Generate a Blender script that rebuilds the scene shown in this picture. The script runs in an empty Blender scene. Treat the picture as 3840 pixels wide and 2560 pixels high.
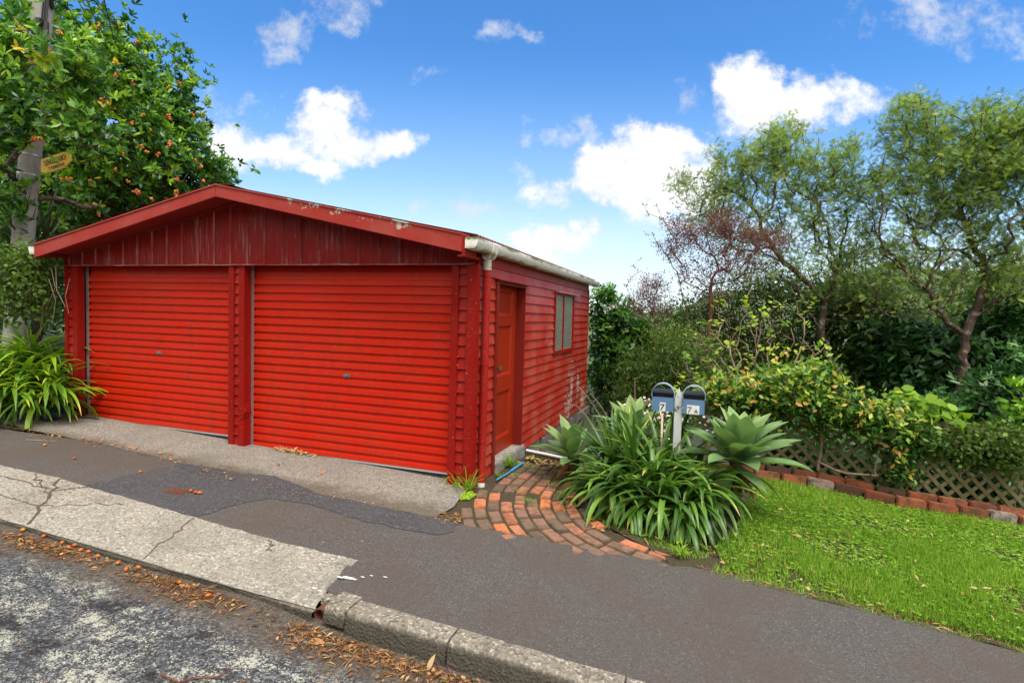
import bpy, bmesh, math, random
import numpy as np
from mathutils import Vector, Matrix
from mathutils.geometry import delaunay_2d_cdt

# ------------------------------------------------------------------ camera, world, sun, exposure
scene = bpy.context.scene
COL = scene.collection
RNG = np.random.default_rng(7)
rad = math.radians

CAM = np.array([2.03625, -4.79169, 1.67647])
FWD = np.array([-0.32565164, 0.94427665, -0.04788136])
ROLL = 0.0288323
F_PX = 2040.87                                   # focal length in pixels of the 3840 wide photograph
_r0 = np.cross(FWD, [0, 0, 1.0]); _r0 /= np.linalg.norm(_r0)
_u0 = np.cross(_r0, FWD)
RGT = math.cos(ROLL) * _r0 + math.sin(ROLL) * _u0
UPV = -math.sin(ROLL) * _r0 + math.cos(ROLL) * _u0
cam_data = bpy.data.cameras.new('camera')
cam_data.sensor_width = 36.0
cam_data.lens = F_PX / 3840 * 36.0
cam_data.clip_start = 0.05
cam_data.clip_end = 6000
cam = bpy.data.objects.new('camera', cam_data)
COL.objects.link(cam)
cam.matrix_world = Matrix(((RGT[0], UPV[0], -FWD[0], CAM[0]), (RGT[1], UPV[1], -FWD[1], CAM[1]),
                           (RGT[2], UPV[2], -FWD[2], CAM[2]), (0, 0, 0, 1)))
scene.camera = cam

SUN_DIR = np.array([0.34, -0.40, 1.10]); SUN_DIR /= np.linalg.norm(SUN_DIR)   # towards the sun: behind the camera, to the right
sun_data = bpy.data.lights.new('sun', 'SUN')
sun_data.energy = 1.9
sun_data.angle = rad(26)
sun_data.color = (1.0, 0.955, 0.88)
sun = bpy.data.objects.new('sun', sun_data)
COL.objects.link(sun)
sun.rotation_euler = Vector(SUN_DIR).to_track_quat('Z', 'Y').to_euler()

vs = scene.view_settings
scene.display_settings.display_device = 'sRGB'
vs.view_transform = 'Standard'
vs.look = 'None'
vs.gamma = 1.0
vs.exposure = 0.95
scene.cycles.use_denoising = True
scene.cycles.max_bounces = 8
scene.cycles.transparent_max_bounces = 8

world = bpy.data.worlds.new('World')
scene.world = world
world.use_nodes = True


class NT:
    """small helper around a node tree"""
    def __init__(self, tree):
        self.t = tree; self.n = tree.nodes; self.l = tree.links

    def add(self, kind, **kw):
        nd = self.n.new(kind)
        for k, v in kw.items():
            if k == 'inp':
                for a, b in v.items():
                    self.put(nd.inputs[a], b)
            else:
                setattr(nd, k, v)
        return nd

    def put(self, sock, v):
        if isinstance(v, bpy.types.NodeSocket):
            self.l.new(v, sock)
        elif isinstance(v, (tuple, list)) and sock.type == 'RGBA' and len(v) == 3:
            sock.default_value = (*v, 1)
        else:
            sock.default_value = v

    def math(self, op, a, b=None, c=None, clamp=False):
        nd = self.n.new('ShaderNodeMath'); nd.operation = op; nd.use_clamp = clamp
        for i, v in enumerate((a, b, c)):
            if v is not None:
                self.put(nd.inputs[i], v)
        return nd.outputs[0]

    def vmath(self, op, a, b=None, c=None):
        nd = self.n.new('ShaderNodeVectorMath'); nd.operation = op
        for i, v in enumerate((a, b, c)):
            if v is not None:
                self.put(nd.inputs[i], v)
        return nd.outputs['Value'] if op in ('DOT_PRODUCT', 'LENGTH') else nd.outputs[0]

    def noise(self, vec, scale, detail=4, rough=0.55, dist=0.0, out='Fac'):
        nd = self.n.new('ShaderNodeTexNoise')
        nd.inputs['Scale'].default_value = scale; nd.inputs['Detail'].default_value = detail
        nd.inputs['Roughness'].default_value = rough; nd.inputs['Distortion'].default_value = dist
        if vec is not None:
            self.l.new(vec, nd.inputs['Vector'])
        return nd.outputs[out]

    def voronoi(self, vec, scale, feature='F1', out='Distance', rnd=1.0):
        nd = self.n.new('ShaderNodeTexVoronoi'); nd.feature = feature
        nd.inputs['Scale'].default_value = scale; nd.inputs['Randomness'].default_value = rnd
        if vec is not None:
            self.l.new(vec, nd.inputs['Vector'])
        return nd.outputs[out]

    def ramp(self, fac, stops, interp='LINEAR'):
        nd = self.n.new('ShaderNodeValToRGB'); cr = nd.color_ramp; cr.interpolation = interp
        while len(cr.elements) < len(stops):
            cr.elements.new(0.5)
        for e, (p, c) in zip(cr.elements, stops):
            e.position = p
            e.color = (c, c, c, 1) if isinstance(c, (int, float)) else (*c, 1)
        self.put(nd.inputs[0], fac)
        return nd.outputs[0]

    def step(self, v, a, b):
        nd = self.n.new('ShaderNodeMapRange'); nd.interpolation_type = 'SMOOTHSTEP'
        self.put(nd.inputs[0], v); nd.inputs[1].default_value = a; nd.inputs[2].default_value = b
        return nd.outputs[0]

    def mix(self, fac, a, b, mode='MIX'):
        nd = self.n.new('ShaderNodeMix'); nd.data_type = 'RGBA'; nd.blend_type = mode
        self.put(nd.inputs[0], fac); self.put(nd.inputs[6], a); self.put(nd.inputs[7], b)
        return nd.outputs[2]


# sky: Nishita blue, with cumulus drawn by direction on the sky itself
w = NT(world.node_tree)
w.n.clear()
sky = w.add('ShaderNodeTexSky')
sky.sky_type = 'NISHITA'
sky.sun_disc = False
sky.sun_elevation = math.asin(SUN_DIR[2])
sky.sun_rotation = math.atan2(SUN_DIR[0], SUN_DIR[1])
sky.altitude = 100
sky.air_density = 1.0
sky.dust_density = 0.25
sky.ozone_density = 2.2
tc = w.add('ShaderNodeTexCoord')
dirv = tc.outputs['Generated']
A = np.array([FWD[0], FWD[1], 0]); A /= np.linalg.norm(A)        # a fixed compass bearing (north by north-west)
E_ = np.array([A[1], -A[0], 0])
fw = w.vmath('DOT_PRODUCT', dirv, tuple(A))
fws = w.math('MAXIMUM', fw, 0.05)
uu = w.math('DIVIDE', w.vmath('DOT_PRODUCT', dirv, tuple(E_)), fws)
sz = w.add('ShaderNodeSeparateXYZ', inp={0: dirv}).outputs[2]
vv = w.math('DIVIDE', sz, fws)
uv = w.add('ShaderNodeCombineXYZ', inp={0: uu, 1: vv}).outputs[0]
wob = w.noise(uv, 9.0, 5, 0.6, 0.0, 'Color')
wob2 = w.vmath('MULTIPLY', w.vmath('SUBTRACT', wob, (0.5, 0.5, 0.5)), (0.17, 0.13, 0))
uvd = w.vmath('ADD', uv, wob2)


def cloud_uv(X, Y):
    """pixel of the sky panorama study -> bearing and elevation tangents"""
    fx, fy = 700 + X * 1.335, Y * 1.335
    d = ((fx - 1920) / F_PX) * RGT + ((1280 - fy) / F_PX) * UPV + FWD
    return (d @ E_) / (d @ A), d[2] / (d @ A)


CLOUDS = [  # centre, half width, half height, density
    (90, 400, 150, 75, 1.1), (235, 425, 170, 62, 1.2), (385, 365, 115, 85, 1.15), (410, 300, 105, 52, 1.0), (575, 390, 120, 66, 1.2), (350, 275, 60, 36, .9), (480, 395, 110, 60, 1.1),
    (340, 450, 120, 42, 1.0), (30, 290, 110, 80, 0.55), (210, 265, 45, 40, .55),
    (1590, 275, 140, 125, 1.3), (1730, 290, 165, 95, 1.2), (1860, 285, 105, 62, 0.85), (1590, 205, 80, 60, .9),
    (1270, 475, 200, 125, 1.5), (1360, 410, 140, 75, 1.3), (1190, 440, 110, 85, 1.2), (1390, 540, 170, 130, 1.3),
    (1010, 680, 130, 72, 1.3), (1120, 650, 40, 48, 1.0), (1000, 735, 120, 50, 1.1),
    (1000, 535, 95, 58, .85), (940, 490, 40, 30, .55), (960, 372, 75, 35, .6), (1050, 372, 70, 32, .6), (1140, 340, 60, 38, .65),
    (270, 95, 80, 50, .55), (430, 25, 110, 60, .6), (255, 140, 60, 30, .5), (845, 95, 90, 34, .5), (960, 102, 45, 28, .48),
    (1385, 262, 60, 50, .55), (650, 570, 50, 40, .58), (800, 585, 110, 35, .58), (2150, 40, 300, 100, .52), (2080, 10, 120, 70, .5), (690, 190, 50, 25, .42),
    (1250, 770, 80, 50, .7), (1650, 640, 600, 70, .35),
]
field = None; wisp = None
for X, Y, rx, ry, s in CLOUDS:
    cu, cv = cloud_uv(X, Y)
    k = 1.335 / F_PX * 1.05
    q = w.vmath('MULTIPLY_ADD', uvd, (1 / (rx * k), 1 / (ry * k), 0), (-cu / (rx * k), -cv / (ry * k), 0))
    d2 = w.vmath('DOT_PRODUCT', q, q)
    val = w.math('MULTIPLY_ADD', d2, -s, s)
    if s < 0.8:
        wisp = val if wisp is None else w.math('MAXIMUM', wisp, val)
    else:
        field = val if field is None else w.math('SMOOTH_MAX', field, val, 0.12)
nz = w.noise(uv, 13.0, 9, 0.62)
nz2 = w.noise(uv, 45.0, 6, 0.65)
grain = w.math('ADD', w.math('MULTIPLY', w.math('SUBTRACT', nz, 0.5), 2.3), w.math('MULTIPLY', w.math('SUBTRACT', nz2, .5), 1.0))
fld = w.math('ADD', grain, w.math('MAXIMUM', field, -0.8))
fldw = w.math('ADD', w.math('MULTIPLY', grain, 1.25), w.math('MAXIMUM', wisp, -0.9))
puff_m = w.step(fld, 0.10, 1.15)
wisp_m = w.math('MULTIPLY', w.step(fldw, 0.05, 1.25), 0.72)
front_mask = w.math('MULTIPLY', w.math('MAXIMUM', puff_m, wisp_m), w.step(fw, 0.1, 0.25))
# unseen broken cloud added over and behind the camera for soft white light
bn = w.noise(dirv, 2.2, 6, 0.6)
back_mask = w.math('MULTIPLY', w.step(bn, 0.32, 0.46), w.step(fw, 0.42, 0.10))
cmask = w.math('MAXIMUM', front_mask, back_mask)
shade = w.math('MULTIPLY_ADD', w.math('ADD', w.noise(uvd, 8.0, 6, .6), w.math('MULTIPLY', w.math('SUBTRACT', puff_m, .5), .30)), 0.62, 0.56)
hue = w.add('ShaderNodeHueSaturation', inp={'Saturation': 1.22, 'Value': 1.0, 'Color': sky.outputs[0]})
skycol = w.mix(1.0, hue.outputs[0], (0.76, 1.02, 1.20), 'MULTIPLY')
skycol = w.mix(w.math('MULTIPLY', w.math('MULTIPLY', w.step(vv, 0.50, -0.14), .85), w.step(fw, 0.0, 0.3)), skycol, (4.1, 5.1, 5.7))
skycol = w.mix(w.math('MULTIPLY', w.math('MULTIPLY', w.step(vv, 0.26, -0.02), .72), w.step(fw, 0.0, 0.3)), skycol, (5.6, 5.9, 6.1))
cbright = w.mix(w.step(fw, 0.42, 0.10), (5.9, 5.95, 6.0), (12.4, 12.0, 11.5))  # added rear cloud is brighter than the visible cloud, as fill
cloudcol = w.add('ShaderNodeVectorMath', operation='SCALE', inp={0: cbright, 'Scale': shade}).outputs[0]
bg = w.add('ShaderNodeBackground', inp={'Color': w.mix(cmask, skycol, cloudcol), 'Strength': 0.10})
wo = w.add('ShaderNodeOutputWorld', inp={0: bg.outputs[0]})


# ------------------------------------------------------------------ helpers
def at(x, y, Y):
    """point where the line of sight through photo position (x, y) [2352 px wide] meets the plane y = Y"""
    k = 3840 / 2352
    d = ((x * k - 1920) / F_PX) * RGT + ((1280 - y * k) / F_PX) * UPV + FWD
    t = (Y - CAM[1]) / d[1]
    return CAM + d * t


def G(x, y):
    """street level: falls gently to the right and towards the gutter"""
    xp = np.maximum(x, 0.0)
    return -0.0376 * x - 0.006 * xp ** 2 + 0.02 * np.minimum(y, 0.0)


def onG(x, y):
    k = 3840 / 2352
    d = ((x * k - 1920) / F_PX) * RGT + ((1280 - y * k) / F_PX) * UPV + FWD
    t = 3.0
    for _ in range(60):
        p = CAM + d * t
        t -= (p[2] - G(p[0], p[1])) / (d[2] + 0.04 * d[0])
    return CAM + d * t


def link(name, mesh, mat, parent=None):
    o = bpy.data.objects.new(name, mesh)
    COL.objects.link(o)
    if mat is not None:
        mesh.materials.append(mat)
    if parent is not None:
        o.parent = parent
        o.matrix_parent_inverse = Matrix.Translation(parent.location).inverted() if parent.location.length > 0 else Matrix()
    return o


def tag(o, label=None, cat=None, group=None, kind=None):
    if label: o['label'] = label
    if cat: o['category'] = cat
    if group: o['group'] = group
    if kind: o['kind'] = kind
    return o


def empty(name, loc, label, cat, group=None):
    o = bpy.data.objects.new(name, None)
    COL.objects.link(o)
    o.location = Vector(loc)
    return tag(o, label, cat, group)


def npmesh(name, V, faces, tint=None, smooth=False):
    """V (n,3); faces: list of (m,k) index arrays"""
    me = bpy.data.meshes.new(name)
    V = np.ascontiguousarray(V, dtype=np.float32)
    me.vertices.add(len(V)); me.vertices.foreach_set('co', V.ravel())
    faces = [np.asarray(f, dtype=np.int32) for f in faces if len(f)]
    nl = sum(f.size for f in faces); npoly = sum(len(f) for f in faces)
    me.loops.add(nl); me.polygons.add(npoly)
    me.loops.foreach_set('vertex_index', np.concatenate([f.ravel() for f in faces]))
    tot = np.concatenate([np.full(len(f), f.shape[1], np.int32) for f in faces])
    st = np.zeros(npoly, np.int32); st[1:] = np.cumsum(tot)[:-1]
    me.polygons.foreach_set('loop_start', st)
    me.polygons.foreach_set('loop_total', tot)
    if smooth:
        me.polygons.foreach_set('use_smooth', np.ones(npoly, bool))
    if tint is not None:
        a = me.attributes.new('tint', 'FLOAT', 'POINT')
        a.data.foreach_set('value', np.ascontiguousarray(tint, dtype=np.float32))
    me.update(calc_edges=True)
    return me


class MB:
    """collects boxes, prisms, tubes into one mesh"""
    def __init__(self):
        self.v = []; self.f = []; self.t = []; self.n = 0

    def raw(self, verts, faces, tint=0.5):
        verts = [tuple(map(float, p)) for p in verts]
        self.v += verts; self.t += [tint] * len(verts)
        self.f += [tuple(i + self.n for i in fc) for fc in faces]
        self.n += len(verts)
        return self

    def box(self, x0, x1, y0, y1, z0, z1, tint=0.5):
        v = [(x0, y0, z0), (x1, y0, z0), (x1, y1, z0), (x0, y1, z0), (x0, y0, z1), (x1, y0, z1), (x1, y1, z1), (x0, y1, z1)]
        return self.raw(v, [(0, 3, 2, 1), (4, 5, 6, 7), (0, 1, 5, 4), (1, 2, 6, 5), (2, 3, 7, 6), (3, 0, 4, 7)], tint)

    def obox(self, c, ax, ay, az, tint=0.5):
        """box with centre and three half-axis vectors"""
        c, ax, ay, az = map(np.asarray, (c, ax, ay, az))
        v = [c + sx * ax + sy * ay + sz * az for sz in (-1, 1) for sx, sy in ((-1, -1), (1, -1), (1, 1), (-1, 1))]
        return self.raw(v, [(0, 3, 2, 1), (4, 5, 6, 7), (0, 1, 5, 4), (1, 2, 6, 5), (2, 3, 7, 6), (3, 0, 4, 7)], tint)

    def bar(self, a, b, wx, wy, up=(0, 0, 1), tint=0.5):
        a, b = np.asarray(a, float), np.asarray(b, float)
        d = (b - a) / 2; dn = d / np.linalg.norm(d)
        s = np.cross(dn, up); s /= np.linalg.norm(s)
        u = np.cross(s, dn)
        return self.obox((a + b) / 2, d, s * wx / 2, u * wy / 2, tint)

    def prism(self, pts, axis, lo, hi, tint=0.5):
        """2-d polygon extruded along axis ('x','y','z')"""
        def mk(p, h):
            return {'x': (h, p[0], p[1]), 'y': (p[0], h, p[1]), 'z': (p[0], p[1], h)}[axis]
        n = len(pts)
        v = [mk(p, lo) for p in pts] + [mk(p, hi) for p in pts]
        f = [tuple(range(n - 1, -1, -1)), tuple(range(n, 2 * n))] + [(i, (i + 1) % n, n + (i + 1) % n, n + i) for i in range(n)]
        return self.raw(v, f, tint)

    def tube(self, pts, r, sides=10, tint=0.5, cap=True):
        pts = [np.asarray(p, float) for p in pts]
        rs = r if isinstance(r, (list, tuple)) else [r] * len(pts)
        v = []
        prev = None
        for i, p in enumerate(pts):
            d = pts[min(i + 1, len(pts) - 1)] - pts[max(i - 1, 0)]
            d /= np.linalg.norm(d)
            if prev is None:
                ref = np.array([0, 0, 1.0]) if abs(d[2]) < .9 else np.array([1.0, 0, 0])
                u = np.cross(d, ref)
            else:
                u = prev - d * (prev @ d)
            u /= np.linalg.norm(u); prev = u
            w_ = np.cross(d, u)
            for k in range(sides):
                a = 2 * math.pi * k / sides
                v.append(p + rs[i] * (math.cos(a) * u + math.sin(a) * w_))
        f = []
        for i in range(len(pts) - 1):
            for k in range(sides):
                a, b = i * sides + k, i * sides + (k + 1) % sides
                f.append((a, b, b + sides, a + sides))
        if cap:
            f.append(tuple(range(sides - 1, -1, -1)))
            f.append(tuple(len(pts) * sides - sides + k for k in range(sides)))
        return self.raw(v, f, tint)

    def build(self, name, mat, parent=None, smooth=False, bevel=0.0):
        me = bpy.data.meshes.new(name)
        me.from_pydata(self.v, [], self.f)
        a = me.attributes.new('tint', 'FLOAT', 'POINT')
        a.data.foreach_set('value', np.array(self.t, np.float32))
        if bevel > 0 or smooth:
            bm = bmesh.new(); bm.from_mesh(me)
            if bevel > 0:
                es = [e for e in bm.edges if len(e.link_faces) == 2 and e.calc_face_angle(0) > 0.6]
                bmesh.ops.bevel(bm, geom=es, offset=bevel, segments=2, affect='EDGES', clamp_overlap=True)
            if smooth:
                for fc in bm.faces: fc.smooth = True
                for e in bm.edges:
                    if len(e.link_faces) == 2 and e.calc_face_angle(0) > 0.7: e.smooth = False
            bm.to_mesh(me); bm.free()
        me.update()
        return link(name, me, mat, parent)


def sheet(name, outline, zf, mat, step=0.25, off=0.0, jag=0.0, parent=None, rng=RNG, thick=0.0, smooth=True):
    """a ground sheet: outline polygon (x,y), densified and triangulated, height from zf"""
    pts = []
    n = len(outline)
    for i in range(n):
        a, b = np.array(outline[i], float)[:2], np.array(outline[(i + 1) % n], float)[:2]
        m = max(1, int(np.linalg.norm(b - a) / (0.06 if jag > 0 else step)))
        m = min(m, 400)
        nrm = np.array([-(b - a)[1], (b - a)[0]]); nrm /= max(1e-9, np.linalg.norm(nrm))
        for j in range(m):
            p = a + (b - a) * j / m
            if jag > 0: p = p + nrm * rng.normal(0, jag)
            pts.append(p)
    P = np.array(pts)
    lo, hi = P.min(0), P.max(0)
    gx = np.arange(lo[0] + step / 2, hi[0], step); gy = np.arange(lo[1] + step / 2, hi[1], step)
    g = np.array([(x, y) for x in gx for y in gy]) if len(gx) and len(gy) else np.zeros((0, 2))
    if len(g):
        g = g + rng.uniform(-.05, .05, g.shape) * step
        g = g[inside(g, P)]
        if len(g):
            dmin = np.min(np.linalg.norm(g[:, None, :] - P[None, ::2, :], axis=2), axis=1)
            g = g[dmin > step * .3]
    allp = [Vector(p) for p in P] + [Vector(p) for p in g]
    edges = [(i, (i + 1) % len(P)) for i in range(len(P))]
    v, e, f, *_ = delaunay_2d_cdt(allp, edges, [], 1, 1e-6)
    V = np.array([(p.x, p.y, 0) for p in v])
    V[:, 2] = zf(V[:, 0], V[:, 1]) + off
    faces = [tuple(t) for t in f]
    tri = []
    for t in faces:
        a, b, c = V[t[0]], V[t[1]], V[t[2]]
        if (b[0] - a[0]) * (c[1] - a[1]) - (b[1] - a[1]) * (c[0] - a[0]) < 0: t = t[::-1]
        tri.append(t)
    me = npmesh(name, V, [np.array(tri)], smooth=smooth)
    return link(name, me, mat, parent)


def inside(pts, poly):
    x, y = pts[:, 0], pts[:, 1]
    r = np.zeros(len(pts), bool)
    j = len(poly) - 1
    for i in range(len(poly)):
        xi, yi, xj, yj = poly[i][0], poly[i][1], poly[j][0], poly[j][1]
        c = ((yi > y) != (yj > y)) & (x < (xj - xi) * (y - yi) / ((yj - yi) if yj != yi else 1e-12) + xi)
        r ^= c
        j = i
    return r


def unit(a):
    return a / np.maximum(1e-9, np.linalg.norm(a, axis=-1, keepdims=True))


def leaf_template(n=3, prof=(0.12, 0.9, 1.0, 0.1), fold=0.25, curl=-0.12):
    """strip of n segments along x in 0..1, three verts across, folded along the midrib"""
    xs = np.linspace(0, 1, n + 1)
    ws = np.interp(xs, np.linspace(0, 1, len(prof)), prof)
    V = []
    for x, wd in zip(xs, ws):
        z = curl * x * x
        V += [(x, -0.5 * wd, z + fold * 0.5 * wd, ), (x, 0, z), (x, 0.5 * wd, z + fold * 0.5 * wd)]
    Fq = []
    for i in range(n):
        a = 3 * i
        Fq += [(a, a + 3, a + 4, a + 1), (a + 1, a + 4, a + 5, a + 2)]
    return np.array(V, float), np.array(Fq)


def place(T, o, d, nrm, L, Wd):
    """copies of template T at o, length along d, roughly facing nrm -> (V, F) ; widths Wd, lengths L"""
    V, Fq = T
    d = unit(d); s = unit(np.cross(nrm, d)); n = np.cross(d, s)
    L = np.asarray(L)[:, None, None]; Wd = np.asarray(Wd)[:, None, None]
    P = o[:, None, :] + V[None, :, 0:1] * L * d[:, None, :] + V[None, :, 1:2] * Wd * s[:, None, :] + V[None, :, 2:3] * L * 0.5 * n[:, None, :] * 1.0
    k = len(V)
    F = (Fq[None] + (np.arange(len(o)) * k)[:, None, None]).reshape(-1, Fq.shape[1])
    return P.reshape(-1, 3), F


class Leaves:
    def __init__(self):
        self.V = []; self.F = []; self.t = []; self.n = 0

    def add(self, VF, tint, k=None):
        V, F = VF
        k = len(V) // len(tint)
        self.V.append(V); self.F.append(F + self.n); self.t.append(np.repeat(tint, k)); self.n += len(V)

    def build(self, name, mat, parent=None, smooth=False):
        by = {}
        for F in self.F: by.setdefault(F.shape[1], []).append(F)
        me = npmesh(name, np.concatenate(self.V), [np.concatenate(x) for x in by.values()], np.concatenate(self.t), smooth)
        return link(name, me, mat, parent)


def rand_unit(rng, n):
    return unit(rng.normal(size=(n, 3)))


def grow(rng, trunk, targets, seg=0.25, jit=0.05, bias=0.2, sag=0.0):
    """branches from trunk polylines (list of point lists; each starts on an earlier one) out to targets.
    returns nodes, parents"""
    N = []; Pn = []; plen = []
    for line in trunk:
        for i, p in enumerate(line):
            p = np.asarray(p, float)
            if i == 0:
                if N:
                    par = int(np.argmin(np.linalg.norm(np.array(N) - p, axis=1))); continue_from = par
                    last = par
                    continue
                N.append(p); Pn.append(-1); plen.append(0); last = 0
            else:
                dist = np.linalg.norm(p - N[last])
                m = max(1, int(dist / (seg * .8)))
                a = N[last].copy()
                for j in range(1, m + 1):
                    q = a + (p - a) * j / m + (rng.normal(size=3) * jit * .5 if j < m else 0)
                    N.append(q); Pn.append(last); plen.append(plen[last] + dist / m); last = len(N) - 1
    base = N[0]
    targets = targets[np.argsort(np.linalg.norm(targets - base, axis=1))]
    cap = len(N) + len(targets) * 40
    A_ = np.zeros((cap, 3)); A_[:len(N)] = N
    PL = np.zeros(cap); PL[:len(N)] = plen
    n = len(N); skip = max(1, int(0.25 * sum(len(l) for l in trunk[:1])))
    for t in targets:
        v = t - A_[:n]
        d = np.linalg.norm(v, axis=1)
        cost = d + bias * PL[:n] + 0.6 * np.maximum(0, -v[:, 2])
        cost[:skip] += 1.0
        i = int(np.argmin(cost))
        m = max(1, min(38, int(d[i] / seg)))
        a = A_[i].copy()
        bow = rng.normal(size=3) * jit * 2.2 + np.array([0, 0, sag * d[i]])
        last = i
        for j in range(1, m + 1):
            u = j / m
            q = a + (t - a) * u + bow * math.sin(math.pi * u) + (rng.normal(size=3) * jit if j < m else 0)
            A_[n] = q; Pn.append(last); PL[n] = PL[last] + d[i] / m; last = n; n += 1
    return A_[:n], np.array(Pn)


def branch_mesh(name, nodes, par, tip, mat, parent=None, power=2.3, sides=5, rmax=1.0, tint_noise=None):
    n = len(nodes)
    acc = np.zeros(n); r = np.zeros(n)
    for i in range(n - 1, -1, -1):
        r[i] = max(tip, acc[i] ** (1 / power)) if acc[i] > 0 else tip
        if par[i] >= 0: acc[par[i]] += r[i] ** power
    r = np.minimum(r, rmax)
    main = np.full(n, -1)
    best = np.zeros(n)
    for i in range(1, n):
        p = par[i]
        if r[i] > best[p]: best[p] = r[i]; main[p] = i
    d = np.zeros((n, 3))
    has = par >= 0
    d[has] = unit(nodes[has] - nodes[par[has]])
    d[~has] = (0, 0, 1)
    ref = np.array([0.96, 0.2, 0.19])
    u = unit(np.cross(d, ref)); wv = np.cross(d, u)
    ang = 2 * np.pi * np.arange(sides) / sides
    ring = lambda c, uu_, ww, rr: c[:, None, :] + rr[:, None, None] * (np.cos(ang)[None, :, None] * uu_[:, None, :] + np.sin(ang)[None, :, None] * ww[:, None, :])
    R1 = ring(nodes, u, wv, r)
    idx = np.where(has)[0]
    pm = par[idx]
    ismain = main[pm] == idx
    # start ring: the parent's own ring for the leading child, else a ring of the child's own size
    extra = idx[~ismain]
    R2 = ring(nodes[par[extra]], u[extra], wv[extra], r[extra] * 1.05)
    V = np.concatenate([R1.reshape(-1, 3), R2.reshape(-1, 3)])
    start = np.zeros(n, int)
    start[idx[ismain]] = pm[ismain] * sides
    start[extra] = n * sides + np.arange(len(extra)) * sides
    k = np.arange(sides); k2 = (k + 1) % sides
    Fq = np.stack([start[idx][:, None] + k, start[idx][:, None] + k2, idx[:, None] * sides + k2, idx[:, None] * sides + k], axis=2).reshape(-1, 4)
    return link(name, npmesh(name, V, [Fq], np.full(len(V), .5), True), mat, parent), r


# ------------------------------------------------------------------ materials
def new_mat(name):
    m = bpy.data.materials.new(name); m.use_nodes = True
    t = NT(m.node_tree); t.n.clear()
    out = t.add('ShaderNodeOutputMaterial')
    return m, t, out


def principled(t, out, col, rough=0.6, spec=0.5, bump=None, bdist=0.002, metal=0.0, **kw):
    b = t.add('ShaderNodeBsdfPrincipled')
    t.put(b.inputs['Base Color'], col); t.put(b.inputs['Roughness'], rough)
    b.inputs['Specular IOR Level'].default_value = spec; b.inputs['Metallic'].default_value = metal
    for k, v in kw.items(): t.put(b.inputs[k], v)
    if bump is not None:
        bn_ = t.add('ShaderNodeBump', inp={'Height': bump, 'Strength': 1.0, 'Distance': bdist})
        t.l.new(bn_.outputs[0], b.inputs['Normal'])
    t.l.new(b.outputs[0], out.inputs[0])
    return b


def pos(t):
    return t.add('ShaderNodeNewGeometry').outputs['Position']


def plain(name, col, rough=0.6, var=0.12, scale=8, spec=0.5, metal=0.0):
    m, t, out = new_mat(name)
    n_ = t.noise(pos(t), scale, 5)
    c = t.mix(n_, tuple(x * (1 - var) for x in col), tuple(min(1, x * (1 + var)) for x in col))
    principled(t, out, c, rough, spec, metal=metal)
    return m


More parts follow.
